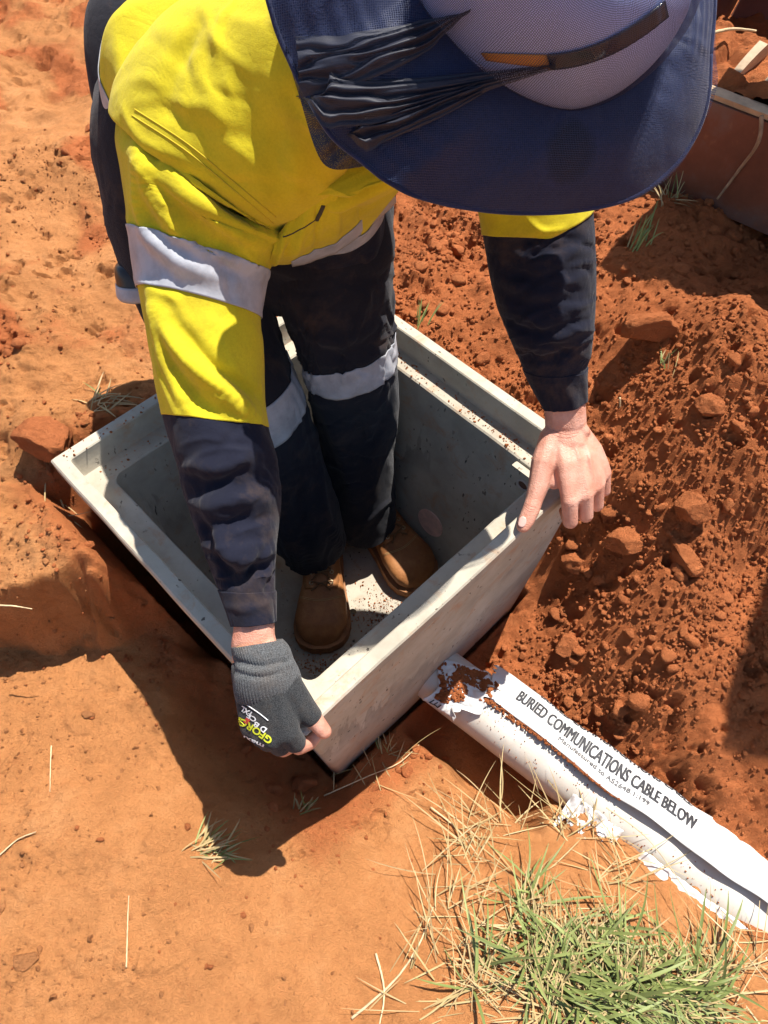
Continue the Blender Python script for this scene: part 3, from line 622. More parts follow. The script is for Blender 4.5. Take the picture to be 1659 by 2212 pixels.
# block and beam added out of frame at the right to shade the ground
v, f = box_v((.92, 1.235, .64), BD * .34, BN * .10, (0, 0, .08)); mesh_obj('shade_block', v, f, M['rust'], BK, smooth=False)  # added overhead, unseen, so its shadow falls in front of the bucket
v, f = box_v((1.05, 1.30, .48), BD * .05, BN * .04, (0, 0, .14)); mesh_obj('shade_block_link', v, f, M['steel'], BK, smooth=False)  # added together with the block above it
pa, pb = V3((1.36, 1.50, .74)), V3((1.165, 0.97, 1.5)); d = (pb - pa) / np.linalg.norm(pb - pa); sd = np.cross(d, [0, 0, 1.0]); sd /= np.linalg.norm(sd); nn = np.cross(sd, d)
v, f = box_v((pa + pb) / 2, d * np.linalg.norm(pb - pa) / 2, sd * .10, nn * .10); mesh_obj('shade_beam', v, f, M['rust'], BK, smooth=False)  # unseen beam added to throw shadow on the right edge of the ground

# ------------------------------------------------------------------ the worker
MAN = thing('person', (-.08, .76, -.456), 'worker in yellow and navy hi-vis shirt, bent over with both hands on the pit rim', 'person')
class Loft:
    """a cloth tube through rings (centre, half width vector, half depth vector)"""
    def __init__(s, rings, nu=140, nv=200, sq=2.0):
        s.nu, s.nv = nu, nv; R = np.array(rings, float); s.R = crom(R, nv)              # nv x 3 x 3
        th = np.linspace(0, 2 * math.pi, nu, endpoint=False); c, n = np.cos(th), np.sin(th)
        c = np.sign(c) * np.abs(c) ** (2 / sq); n = np.sign(n) * np.abs(n) ** (2 / sq)
        s.P = s.R[:, None, 0] + c[None, :, None] * s.R[:, None, 1] + n[None, :, None] * s.R[:, None, 2]
        s.arc = np.r_[0, np.cumsum(np.linalg.norm(np.diff(s.R[:, 0], axis=0), axis=1))]
    def normals(s):
        du = np.roll(s.P, -1, 1) - np.roll(s.P, 1, 1); dv = np.gradient(s.P, axis=0); n = np.cross(du, dv); n /= np.linalg.norm(n, axis=2)[..., None] + 1e-12
        out = s.P - s.R[:, None, 0]; sgn = np.sign((n * out).sum(2).mean()); return n * sgn
    def bvh(s):
        return BVHTree.FromPolygons([tuple(a) for a in s.P.reshape(-1, 3)], [tuple(q) for q in grid_faces(s.nv, s.nu, True).tolist()])
    def folds(s, lst):
        """lst: (sighted polyline on the cloth, half width m, height m[, sharp]) -> raises / sinks the cloth along that curve"""
        b = s.bvh(); N = s.normals(); D = np.zeros(s.P.shape[:2])
        for pl, w, h in lst:
            p = crom(np.array(pl, float), 28); pts = [cast(b, *q)[0] for q in p]; idx = [i for i, q in enumerate(pts) if q is not None]
            if len(idx) < 3: continue
            pts = np.array([pts[i] for i in idx]); tap = np.sin(np.clip(np.array(idx) / 27.0, .04, .96) * math.pi) ** .6
            cen = pts.mean(0); near = np.linalg.norm(s.P - cen, axis=2) < np.linalg.norm(pts - cen, axis=1).max() + 3 * w
            d = np.linalg.norm(s.P[near][:, None, :] - pts[None], axis=2); k = d.argmin(1); dm = d[np.arange(len(k)), k]
            D[near] += h * tap[k] * np.exp(-(dm / w) ** 2)
        s.P = s.P + N * D[..., None]; return s
    def noise(s, amp, fu, fv, seed, o=3):
        u = np.linspace(0, 1, s.nu, endpoint=False)[None]; v = s.arc[:, None]
        x = np.cos(2 * math.pi * u) * fu + 0 * v; y = np.sin(2 * math.pi * u) * fu + v * fv
        s.P = s.P + s.normals() * (amp * fbm(x + y * .3, y, seed, o))[..., None]; return s
    def rings(s, amp, lam, tilt, seed):
        """soft bunched creases across the tube"""
        u = np.linspace(0, 1, s.nu, endpoint=False)[None]; v = s.arc[:, None]
        ph = v / lam + tilt * np.sin(2 * math.pi * (u - .1)) + 1.3 * fbm(3 * np.cos(6.283 * u) + v * 9, 3 * np.sin(6.283 * u) + v * 5, seed, 2)
        g = np.abs(np.sin(math.pi * ph)); g = 1 - g ** .8
        m = np.clip(.5 + 1.2 * fbm(2 * np.cos(6.283 * u) + v * 12, 2 * np.sin(6.283 * u) - v * 7, seed + 5, 2), 0, 1)
        a = amp(s.arc[:, None] / s.arc[-1]) if callable(amp) else amp
        s.P = s.P + s.normals() * (a * (g - .4) * m)[..., None]; return s
    def obj(s, name, mat, parent, v0=0.0, v1=1.0, off=0.0, thick=0.0, tilt=None, cap=(False, False), nrow=None):
        """cut a length v0..v1 of the tube (optionally with a slanting end) as a mesh of its own"""
        N = s.normals(); i = np.arange(s.nu); rows = nrow or max(4, int((v1 - v0) * s.nv))
        tl = np.zeros(s.nu) if tilt is None else tilt(i / s.nu)
        a = (v0 + tl if v0 > 0 else np.zeros(s.nu) + v0); b = (v1 + tl if v1 < 1 else np.zeros(s.nu) + v1)
        T = np.clip(a + (b - a) * np.linspace(0, 1, rows)[:, None], 0, 1) * (s.nv - 1); k = np.minimum(T.astype(int), s.nv - 2); f = (T - k)[..., None]
        P = s.P[k, i] * (1 - f) + s.P[k + 1, i] * f; n = N[k, i]; P = P + n * off
        u = np.linspace(0, 1, s.nu)[None] + 0 * T; per = 2 * math.pi * np.linalg.norm(s.R[:, 1], axis=1).mean()
        fcs = grid_faces(rows, s.nu, True).tolist()
        V = P.reshape(-1, 3)
        if thick:                                     # rolled hems: inner skin
            Q = P - n * thick; V = np.vstack([V, Q.reshape(-1, 3)]); m = rows * s.nu
            fcs += [[q + m for q in fc[::-1]] for fc in grid_faces(rows, s.nu, True).tolist()]
            for e in (0, rows - 1):
                for j in range(s.nu): j2 = (j + 1) % s.nu; fcs.append([e * s.nu + j, e * s.nu + j2, m + e * s.nu + j2, m + e * s.nu + j])
        for e, c in zip((0, rows - 1), cap):
            if c: fcs.append([e * s.nu + j for j in range(s.nu)])
        o = mesh_obj(name, V, fcs, mat, parent); bmx = bmesh.new(); bmx.from_mesh(o.data); bmesh.ops.recalc_face_normals(bmx, faces=bmx.faces); bmx.to_mesh(o.data); bmx.free(); return o
def rand_creases(n_, xr, yr, ang, ln, w, h, seed):
    q = np.random.default_rng(seed); out = []
    for _ in range(n_):
        x, y = q.uniform(*xr), q.uniform(*yr); a = math.radians(q.normal(*ang)); l = q.uniform(*ln) / 2; b_ = q.normal(0, .25) * l; d = np.array([math.cos(a), math.sin(a)]); e = np.array([-d[1], d[0]]); c = np.array([x, y])
        out.append(([tuple(c - d * l), tuple(c + e * b_), tuple(c + d * l)], q.uniform(*w), q.uniform(*h) * q.choice([-1, 1])))
    return out
def ringpx(l, r, d, ratio=.9, d2=None):
    """ring whose two sides lie in two sighted directions at a distance d"""
    a = Wd(*l, d); b = Wd(*r, d if d2 is None else d2); return a, b, ratio
def sleeve_rings(spec):
    A = [(Wd(*l, d[0] if isinstance(d, tuple) else d), Wd(*r, d[1] if isinstance(d, tuple) else d), q) for l, r, d, q in spec]
    C = np.array([(a + b) / 2 for a, b, q in A]); T = np.gradient(C, axis=0); out = []
    for (a, b, q), t in zip(A, T):
        U = (b - a) / 2; w = np.cross(U, t); w /= np.linalg.norm(w); c = (a + b) / 2
        if w @ (CP - c) < 0: w = -w
        out.append((c, U, w * np.linalg.norm(U) * q))
    return out
def seam(bvh, pl, r, mat, parent, name, n=40, off=.0008, jit=0.0):
    p = crom(np.array(pl, float), n); q = [cast(bvh, *a) for a in p]; q = [a + b * off for a, b in q if a is not None]
    if len(q) < 4: return None
    v, f = tube(q, r, 6); return mesh_obj(name, v, f, mat, parent)

# --- torso of the shirt
SHIRT = None
TR = [(V3((-.175, .905, .350)), V3((.178, -.03, -.075)), V3((-.005, -.085, -.065))),
      (V3((-.166, .878, .412)), V3((.165, -.03, -.065)), V3((-.005, -.080, -.070))),
      (V3((-.135, .845, .465)), V3((.165, -.02, -.035)), V3((.010, -.085, -.072))),
      (V3((-.100, .815, .492)), V3((.168, .01, .03)), V3((.03, -.095, -.085))),
      (V3((-.065, .79, .50)), V3((.166, .035, .070)), V3((.01, -.060, -.060))),
      (V3((-.035, .765, .50)), V3((.13, .03, .06)), V3((.01, -.045, -.048))),
      (V3((.0, .735, .495)), V3((.075, .02, .032)), V3((.01, -.032, -.035)))]
torso = Loft(TR, 200, 220, 2.2)
torso.noise(.010, 1.2, 9, 501, 3)
torso.folds([([(430, 60), (380, 130), (350, 260)], .010, -.006), ([(500, 380), (560, 430), (620, 500)], .012, .006), ([(560, 300), (640, 290), (690, 280)], .012, .004),
             ([(600, 560), (690, 500), (770, 400)], .014, .006), ([(640, 420), (700, 400), (760, 350)], .010, -.004), ([(590, 470), (610, 500), (600, 530)], .008, -.008)])
SHIRT = torso.obj('shirt', M['yellow'], MAN, .165, 1.0, thick=.0025, cap=(False, True))
torso.obj('shirt_tail', M['navy'], SHIRT, 0.0, .13, off=-.003)
torso.obj('waist_tape', M['tape'], SHIRT, .115, .175, off=.0018, thick=.001)
# --- right sleeve (left in the picture)
RS = sleeve_rings([((274, 236), (606, 492), (.850, .835), .72), ((274, 300), (622, 520), (.858, .84), .80), ((276, 370), (610, 535), (.863, .85), .85), ((280, 440), (590, 558), (.866, .856), .85), ((286, 520), (574, 598), .868, .86),
                   ((302, 620), (560, 680), .872, .86), ((318, 720), (568, 745), .876, .88), ((335, 810), (572, 840), .88, .88), ((352, 890), (582, 915), .884, .88),
                   ((370, 960), (600, 980), .886, .88), ((397, 1060), (604, 1075), .888, .86), ((425, 1150), (600, 1170), .889, .85), ((452, 1225), (596, 1240), .889, .82), ((474, 1285), (597, 1285), .889, .8), ((499, 1352), (598, 1344), .888, .8)])
rs = Loft(RS, 170, 300)
rs.folds([([(300, 275), (330, 420), (430, 530), (560, 575)], 0.0117, 0.0121), ([(320, 285), (390, 400), (480, 480), (590, 540)], 0.0108, 0.0108), ([(290, 330), (310, 470), (380, 560), (500, 610)], 0.0108, 0.0095),
          ([(340, 300), (420, 390), (520, 460), (580, 505)], 0.011, -0.006),
          ([(330, 640), (370, 730), (450, 820), (560, 900)], 0.0126, 0.0149), ([(345, 700), (380, 800), (460, 890), (540, 925)], 0.0108, -0.0068), ([(320, 640), (350, 760), (400, 880)], 0.0090, 0.0081), ([(380, 700), (460, 790), (560, 850)], 0.0081, -0.0108),
          ([(400, 1000), (470, 1010), (560, 980)], 0.0108, 0.0081), ([(410, 1060), (480, 1045), (570, 1040)], 0.0090, -0.0081), ([(430, 1100), (500, 1085), (590, 1075)], 0.0108, 0.0095), ([(440, 1150), (510, 1125), (590, 1120)], 0.0081, -0.0081),
          ([(430, 1120), (470, 1200), (510, 1260)], 0.0090, -0.0095), ([(455, 1130), (490, 1190), (560, 1180)], 0.0126, 0.0121), ([(470, 1200), (530, 1215), (590, 1190)], 0.0090, 0.0095), ([(500, 1250), (560, 1230), (595, 1215)], 0.0063, -0.0095), ([(520, 1262), (540, 1240), (575, 1180)], 0.0054, -0.0081),
          ([(485, 1310), (540, 1315), (590, 1300)], 0.0054, 0.0027)])
rs.folds(rand_creases(34, (380, 600), (960, 1260), (-10, 28), (40, 130), (.0028, .006), (.0015, .0036), 1) + rand_creases(26, (300, 590), (330, 900), (45, 22), (60, 200), (.0035, .008), (.0012, .0032), 2)).noise(.0035, 1.6, 16, 511, 3)
RSM = [364, 410, 459, 507, 566, 648, 732, 825, 902, 970, 1066, 1160, 1232, 1285, 1348]
vt = lambda py: float(np.interp(py, RSM, [i / 14 for i in range(15)]))
yk = Loft(sleeve_rings([((690, -60), (800, 330), (.685, .705), .6), ((600, -40), (770, 345), (.70, .725), .62), ((520, -40), (745, 370), (.73, .75), .64), ((420, -10), (725, 400), (.765, .775), .66), ((345, 70), (690, 440), (.80, .80), .70), ((290, 160), (650, 475), (.83, .82), .73), ((268, 228), (612, 492), (.846, .831), .75), ((270, 246), (606, 504), (.848, .833), .745)]), 170, 130)
yk.folds([([(430, 60), (385, 130), (360, 230)], .010, -.005), ([(500, 300), (560, 380), (590, 450)], .014, .005), ([(420, 140), (470, 260), (540, 380)], .016, .004), ([(330, 200), (420, 290), (520, 380)], .012, -.003), ([(620, 300), (640, 360), (640, 430)], .010, .005)])
yk.folds(rand_creases(26, (290, 700), (20, 440), (55, 30), (60, 220), (.004, .010), (.0012, .003), 4)).noise(.004, 1.3, 12, 507, 3)
yoke = yk.obj('yoke', M['yellow'], SHIRT, 0, 1, thick=.0025, cap=(True, False))
slv = rs.obj('sleeve', M['yellow'], SHIRT, 0, vt(908), off=0, thick=.0012)
rs.obj('sleeve_tape', M['tape'], slv, vt(548), vt(652), off=.0022, thick=.001)
lo_r = rs.obj('forearm_sleeve', M['navy'], SHIRT, vt(893), 1.0, off=-.0011, thick=.002)
rs.obj('cuff', M['navy'], lo_r, vt(1276), 1.0, off=.0004, thick=.003)
lo_r['label'] = 'navy lower sleeve of the near arm'
# --- left sleeve (right in the picture)
LSP = [((850, -40), (1150, -80), .77, .9), ((900, 90), (1190, 60), .80, .9), ((950, 220), (1225, 200), .845, .9), ((1005, 350), (1258, 335), .895, .9), ((1036, 470), (1276, 455), .93, .9), ((1055, 570), (1283, 570), .95, .88),
       ((1080, 680), (1284, 680), .975, .86), ((1105, 745), (1278, 750), 1.0, .85), ((1126, 790), (1268, 785), 1.015, .82), ((1148, 838), (1266, 822), 1.03, .8), ((1174, 884), (1265, 862), 1.045, .8)]
LSR = sleeve_rings(LSP); ls = Loft(LSR, 150, 240)
cr = lambda y0, y1, y2: [(1060 + (y0 - 480) * .12, y0), (1160, y1), (1278, y2)]
ls.folds([(cr(540, 560, 520), 0.0064, 0.0028), (cr(570, 600, 560), 0.0056, -0.0035), (cr(600, 632, 590), 0.0072, 0.0042), (cr(630, 660, 625), 0.0048, -0.0035), (cr(655, 690, 650), 0.0072, 0.0042), (cr(690, 720, 690), 0.0048, -0.0042),
          ([(1110, 740), (1180, 742), (1270, 700)], .009, .007), ([(1120, 775), (1190, 775), (1262, 750)], .006, -.007), ([(1200, 560), (1215, 600), (1200, 660)], .008, .004), ([(1130, 690), (1180, 705), (1240, 690)], .005, .004)])
ls.folds(rand_creases(46, (1060, 1280), (480, 800), (0, 22), (40, 150), (.0026, .0055), (.0015, .0038), 3)).noise(.003, 1.5, 16, 521, 3)
lvt = lambda py: float(np.interp(py, [(a[0][1] + a[1][1]) / 2 for a in LSP], [i / (len(LSP) - 1) for i in range(len(LSP))]))
sl2 = ls.obj('sleeve', M['yellow'], SHIRT, 0, lvt(512), off=.0016, thick=.0012, tilt=lambda u: -.02 * np.cos(2 * math.pi * u) - .03 * np.abs(np.cos(2 * math.pi * u)))
lo_l = ls.obj('forearm_sleeve', M['navy'], SHIRT, lvt(380), 1.0, thick=.002)
ls.obj('cuff', M['navy'], lo_l, lvt(795), 1.0, off=.0012, thick=.003)
# --- trousers
TROU = None
pel = Loft([(V3((-.170, .945, .445)), V3((.140, -.03, -.05)), V3((.02, -.07, -.06))), (V3((-.180, .945, .385)), V3((.188, -.04, -.085)), V3((.04, -.11, -.08))), (V3((-.186, .935, .32)), V3((.200, -.03, -.075)), V3((.04, -.115, -.07))), (V3((-.19, .94, .25)), V3((.19, -.03, -.06)), V3((.03, -.11, -.03))),
            (V3((-.19, .93, .17)), V3((.17, -.03, -.03)), V3((.02, -.09, 0))), (V3((-.19, .92, .12)), V3((.10, -.03, 0)), V3((.01, -.05, 0)))], 140, 90)
pel.noise(.006, 1.3, 10, 531)
TROU = pel.obj('trousers', M['trouser'], MAN, 0, 1, off=-.005, cap=(True, True))
def leg_loft(spec, nu=130, nv=240):
    C = np.array([s[0] for s in spec], float); T = np.gradient(C, axis=0); out = []
    for (c, r, q), t in zip(spec, T):
        t = t / np.linalg.norm(t); U = np.array([1.0, 0, 0]) - t * t[0]; U /= np.linalg.norm(U); w = np.cross(t, U)
        if w[1] > 0: w = -w
        out.append((V3(c), U * r, w * r * q))
    return Loft(out, nu, nv)
rl = leg_loft([((-.245, .965, .45), .05, 1.0), ((-.272, .945, .395), .10, 1.0), ((-.286, .91, .30), .100, 1.0), ((-.278, .875, .20), .094, 1), ((-.252, .84, .10), .091, 1), ((-.222, .80, .015), .088, 1), ((-.20, .78, -.07), .082, 1), ((-.18, .765, -.17), .078, 1), ((-.16, .75, -.27), .076, 1.05), ((-.149, .75, -.335), .071, 1.05), ((-.145, .752, -.362), .070, 1.05)])
rl.rings(.0045, .075, .5, 541).noise(.007, 1.1, 7, 545)
rl.folds(rand_creases(24, (600, 740), (800, 1240), (60, 40), (50, 150), (.003, .008), (.0015, .004), 6))
rl.folds([([(690, 1000), (700, 1100), (740, 1190)], .012, .010), ([(640, 1000), (650, 1120), (670, 1230)], .014, -.008)])
leg1 = rl.obj('trouser_leg', M['trouser'], TROU, 0, 1, thick=.002, cap=(True, False))
rl.obj('leg_tape', M['tape'], leg1, .46, .53, off=.002, thick=.001, tilt=lambda u: .03 * np.sin(2 * math.pi * (u + .05)))
ll = leg_loft([((-.098, .935, .34), .100, 1.0), ((-.086, .92, .26), .101, 1.0), ((-.077, .893, .17), .094, 1), ((-.066, .87, .09), .083, 1), ((-.055, .852, .03), .076, 1), ((-.050, .85, -.06), .074, 1), ((-.050, .85, -.16), .072, 1), ((-.047, .838, -.26), .072, 1.05), ((-.042, .822, -.34), .07, 1.1), ((-.038, .815, -.385), .068, 1.15)])
ll.rings(lambda v: .006 * np.exp(-((v - .33) / .13) ** 2) + .0025, .05, .5, 551).noise(.007, 1.1, 7, 555)
ll.folds(rand_creases(40, (610, 850), (480, 1100), (10, 40), (50, 160), (.003, .008), (.0015, .004), 5))
ll.folds([([(640, 700), (720, 740), (830, 700)], .012, .006), ([(700, 880), (740, 980), (770, 1090)], .016, .010), ([(760, 900), (800, 960), (830, 900)], .012, -.006), ([(800, 620), (770, 690), (700, 720)], .010, .005)])
leg2 = ll.obj('trouser_leg', M['trouser'], TROU, 0, 1, thick=.002, cap=(True, False))
ll.obj('leg_tape', M['tape'], leg2, .375, .445, off=.002, thick=.001, tilt=lambda u: -.012 * np.cos(2 * math.pi * u))
# knee pouch, black with a pale band, hanging at the outer right thigh
c0 = Wy(288, 570, .845); c1 = Wy(302, 640, .825); ax = c1 - c0
R = []
for k, r in ((-.05, .010), (-.03, .022), (.15, .027), (.5, .028), (1, .028), (1.02, .0)): R.append((c0 + ax * k, V3((r, 0, 0)), V3((0, -r, r * .4))))
pz = Loft(R, 40, 40); ph = pz.obj('thigh_pouch', M['black_plastic'], MAN, 0, 1, cap=(True, True)); pz.obj('pale_band', M['tape'], ph, .62, .80, off=.001, thick=.001)

# --- body: one continuous figure under the clothes
def blob_mesh(chains, voxel, smooth=4):
    """chains: lists of (point, radius); fused into one skin by a voxel remesh"""
    bmx = bmesh.new(); bmesh.ops.create_icosphere(bmx, subdivisions=2, radius=1); bmx.verts.index_update()
    iv = np.array([q.co[:] for q in bmx.verts]); fi = np.array([[q.index for q in p.verts] for p in bmx.faces]); bmx.free(); V = []; F = []; n = 0
    def ball(p, r):
        nonlocal n
        rr = np.asarray(r, float); V.append(iv * rr + p); F.append(fi + n); n += len(iv)
    for chn in chains:
        for (p, r), (q, t) in zip(chn[:-1], chn[1:]):
            p, q = V3(p), V3(q); L = np.linalg.norm(q - p); k = max(2, int(L / (0.20 * (np.mean(r) + np.mean(t)) / 2)) + 1)
            for f in np.linspace(0, 1, k): ball(p + (q - p) * f, np.asarray(r, float) * (1 - f) + np.asarray(t, float) * f)
        if len(chn) == 1: ball(V3(chn[0][0]), chn[0][1])
    me = bpy.data.meshes.new('b'); me.from_pydata(np.vstack(V).tolist(), [], np.vstack(F).tolist()); o = bpy.data.objects.new('b', me); sc.collection.objects.link(o)
    md = o.modifiers.new('r', 'REMESH'); md.mode = 'VOXEL'; md.voxel_size = voxel; md.use_smooth_shade = True
    sm = o.modifiers.new('s', 'SMOOTH'); sm.iterations = smooth; sm.factor = .5
    dg = bpy.context.evaluated_depsgraph_get(); dg.update(); em = bpy.data.meshes.new_from_object(o.evaluated_get(dg))
    v = np.empty(len(em.vertices) * 3); em.vertices.foreach_get('co', v); f = [tuple(p.vertices) for p in em.polygons]
    bpy.data.objects.remove(o); bpy.data.meshes.remove(me); bpy.data.meshes.remove(em); return v.reshape(-1, 3), f
# left hand, bare, over the far right corner of the rim
lw = Wz(1222, 925, .078); lel = Wd(1172, 600, .955)
HL = dict(idx=[(Wz(1230, 1082, .036), .0128), (Wz(1232, 1126, .006), .0116), (Wz(1226, 1118, -.026), .0100), (Wz(1219, 1104, -.040), .0088)],
          mid=[(Wz(1264, 1068, .037), .0128), (Wz(1265, 1113, .004), .0116), (Wz(1259, 1104, -.028), .0100), (Wz(1252, 1092, -.043), .0088)],
          rin=[(Wz(1289, 1048, .033), .0120), (Wz(1289, 1091, .000), .0108), (Wz(1283, 1083, -.032), .0094), (Wz(1277, 1074, -.045), .0082)],
          pin=[(Wz(1305, 1022, .026), .0106), (Wz(1306, 1060, -.002), .0094), (Wz(1301, 1055, -.028), .0082), (Wz(1297, 1049, -.038), .0072)])
hand_l = [[(LSR[6][0], .026), (LSR[8][0], .0265), (Wz(1220, 880, .104), (.031, .026, .026)), (Wz(1222, 912, .086), (.0315, .025, .024)), (lw, (.031, .023, .022)), (Wz(1226, 955, .070), (.030, .022, .020))]]
mcp = [c_[0][0] for c_ in HL.values()]
for c_ in HL.values(): hand_l.append(c_)
for k in np.linspace(0, 3, 13):                         # the back of the hand: metacarpals and the flesh between them
    i0 = min(int(k), 2); f_ = k - i0; e_ = mcp[i0] * (1 - f_) + mcp[i0 + 1] * f_; w_ = Wz(1206 + 14 * k, 940 - 2 * k, .072 - .001 * k); dip = .0022 * math.sin(math.pi * f_) ** 2
    rk = .0122 - dip if k < 2.4 else .0112 - dip; hand_l.append([(w_, .0172), ((w_ + e_) / 2 + [0, 0, .0065 - dip * .4], .0158), (w_ * .2 + e_ * .8 + [0, 0, .0035 - dip], .0135), (e_, rk)])
for e_, w_, k_ in ((mcp[0], Wz(1218, 950, .070), .5), (mcp[1], Wz(1226, 948, .070), .5), (mcp[2], Wz(1236, 946, .069), .5), (mcp[1] * .5 + mcp[2] * .5, Wz(1256, 960, .064), .4)):   # tendons and a vein
    hand_l.append([(w_ + [0, 0, .0135], .0034), (w_ * .5 + e_ * .5 + [0, 0, .0198], .0034), (w_ * .15 + e_ * .85 + [0, 0, .0125], .0036)])
hand_l.append([(Wz(1248, 925, .082), .0135), (Wz(1258, 932, .080), .0115)])      # head of the ulna
TL = [(Wz(1192, 945, .072), .0185), (Wz(1174, 1000, .056), .0185), (Wz(1164, 1046, .040), .0158), (Wz(1154, 1080, .029), .0130), (Wz(1146, 1104, .0225), (.0130, .0130, .0116)), (Wz(1137, 1124, .016), (.0122, .0122, .0100)), (Wz(1130, 1137, .0120), (.0104, .0104, .0078))]
hand_l.append(TL); hand_l.append([(Wz(1198, 965, .062), .015), (Wz(1212, 1040, .042), .0115)]); hand_l.append([(Wz(1180, 1000, .052), .015), (Wz(1205, 1030, .042), .0105)]); hand_l.append([(Wz(1176, 1015, .048), .013), (Wz(1196, 1046, .038), .0085)])
vl, fl = blob_mesh(hand_l, .0016, 7)
# right hand, inside a fingerless glove, pinching the near corner
rw = Wz(547, 1385, .068); rel = Wd(478, 930, .888)
GL = dict(idx=[(Wz(622, 1582, .030), .0125), (Wz(645, 1613, .002), .0105), (Wz(668, 1606, -.014), .0090), (Wz(684, 1590, -.020), .0078)],
          mid=[(Wz(592, 1594, .022), .0125), (Wz(612, 1618, -.012), .0105), (Wz(640, 1606, -.030), .0090), (Wz(655, 1590, -.034), .0078)],
          rin=[(Wz(568, 1588, .014), .0120), (Wz(586, 1608, -.022), .0100), (Wz(612, 1596, -.042), .0085), (Wz(626, 1580, -.046), .0075)],
          pin=[(Wz(545, 1570, .008), .0110), (Wz(560, 1586, -.028), .0088), (Wz(584, 1574, -.046), .0076), (Wz(596, 1562, -.05), .0066)])
TG = [(Wz(592, 1435, .062), .0180), (Wz(628, 1492, .046), .0165), (Wz(656, 1530, .032), .0138), (Wz(682, 1558, .020), (.0115, .0115, .0105)), (Wz(700, 1580, .010), (.0100, .0100, .0092))]
def palm(fing, wrist, spread, z):
    out = []
    for k, ch_ in enumerate(fing.values()):
        wp = wrist + spread * (1.5 - k) / 3; out.append([(wp, .0165), ((wp + ch_[0][0]) / 2 + [0, 0, .005], .0160), (ch_[0][0], .0130)])
    return out
spr = Wz(572, 1420, .066) - Wz(532, 1428, .062)
hand_r = [[(RS[10][0], .028), (Wd(522, 1200, .898), .024), (Wd(548, 1310, .896), .0225), (Wz(549, 1350, .078), (.026, .024, .023)), (rw, (.028, .023, .023))], TG, [(TG[1][0], .015), (GL['idx'][0][0] * .55 + rw * .45, .015)]] + [c for c in GL.values()] + palm(GL, rw, spr, 0)
vr, fr = blob_mesh(hand_r, .0019, 6)
HA = V3((.24, -.69, .68)); HA /= np.linalg.norm(HA); HC = Wd(1120, 60, .635)
def on_plane(px, py, drop=0.0): r_ = ray(px, py); return CP + r_ * (((HC - HA * drop) - CP) @ HA / (r_ @ HA))
head = on_plane(1165, -45) - HA * .060
sR, sL = V3((-.225, .80, .42)), V3((.085, .845, .545)); neck = V3((-.01, .765, .505)); hipR, hipL = V3((-.26, .93, .34)), V3((-.11, .93, .30))
body = [[(V3((-.18, .93, .27)), .095), (V3((-.175, .925, .34)), .095), (V3((-.145, .875, .41)), .085), (V3((-.11, .83, .475)), .075), (V3((-.075, .80, .50)), .058), (neck, .046), (head, .05)],
        [(hipR, .08), (V3((-.25, .845, .08)), .062), (V3((-.225, .80, .0)), .058), (V3((-.17, .765, -.2)), .05), (V3((-.145, .74, -.40)), .036)],
        [(hipL, .08), (V3((-.068, .87, .08)), .062), (V3((-.055, .855, .0)), .056), (V3((-.05, .85, -.2)), .048), (V3((-.04, .83, -.40)), .036)],
        [(V3((-.12, .82, .47)), .05)] + [(a_[0] * 1.0, .52 * min(np.linalg.norm(a_[1]), np.linalg.norm(a_[2]))) for a_ in RS[1:11]], [(V3((-.02, .80, .50)), .05)] + [(a_[0] * 1.0, .52 * min(np.linalg.norm(a_[1]), np.linalg.norm(a_[2]))) for a_ in LSR[1:8]]]
HF = V3((0.05, -.66, -.75)); HF -= HA * (HF @ HA); HF /= np.linalg.norm(HF); HS = np.cross(HA, HF)
def hd(s, f, u): return head + HS * s + HF * f + HA * u
body += [[(hd(0, 0, .02), (.076, .085, .085))], [(hd(0, .035, -.05), .058), (hd(0, .05, -.085), .035)], [(hd(0, .095, -.01), .010), (hd(0, .112, -.035), .013)], [(hd(.078, 0, -.02), .016), (hd(.084, -.01, .01), .014)], [(hd(-.078, 0, -.02), .016), (hd(-.084, -.01, .01), .014)],
         [(hd(-.05, .078, .015), .014), (hd(.05, .078, .015), .014)], [(hd(-.022, .092, -.062), .008), (hd(.022, .092, -.062), .008)]]
vb, fb = blob_mesh(body, .007, 6)
mb = MB(); mb.add(vb, [list(q) for q in fb]); mb.add(vl, [list(q) for q in fl]); mb.add(vr, [list(q) for q in fr])
BODY = mb.build('body', M['skin'], MAN)
M['eye'] = m_simple('eye', (0.5, 0.5, 0.48), 0.2); 
hairb = [[(hd(0, -.012, .022), .080)], [(hd(0, -.05, -.03), .052)]]; v, f = blob_mesh(hairb, .006, 3); mesh_obj('hair', v, [list(q) for q in f], M['hair'], MAN)
# thumb nail
bL = BVHTree.FromPolygons([tuple(a) for a in vl], fl)
def patch(bvh, quad, nu_, nv_, name, mat, parent, off=.0008, rnd=0.0, bow=0.0):
    """a thin piece laid on a surface, corners given as sighted directions (tl, tr, br, bl)"""
    tl, tr, br, bl = [np.array(q, float) for q in quad]; P = []; 
    for j in np.linspace(0, 1, nv_):
        for i in np.linspace(0, 1, nu_):
            x, y = i * 2 - 1, j * 2 - 1
            if rnd: x2 = x * math.sqrt(1 - rnd * y * y / 2); y2 = y * math.sqrt(1 - rnd * x * x / 2); x, y = x2, y2
            i2, j2 = (x + 1) / 2, (y + 1) / 2; q = (tl * (1 - i2) + tr * i2) * (1 - j2) + (bl * (1 - i2) + br * i2) * j2; q = q + np.array([0, bow * 4 * i2 * (1 - i2)])
            p, n = cast(bvh, *q)
            if p is None: p, n = P[-1] if P else (V3((0, 0, 0)), V3((0, 0, 1)))
            P.append((p, n))
    v = np.array([p + n * off for p, n in P]); 
    o = mesh_obj(name, v, grid_faces(nv_, nu_, False), mat, parent); s_ = o.modifiers.new('t', 'SOLIDIFY'); s_.thickness = max(.0006, off * .8); s_.offset = -1; return o
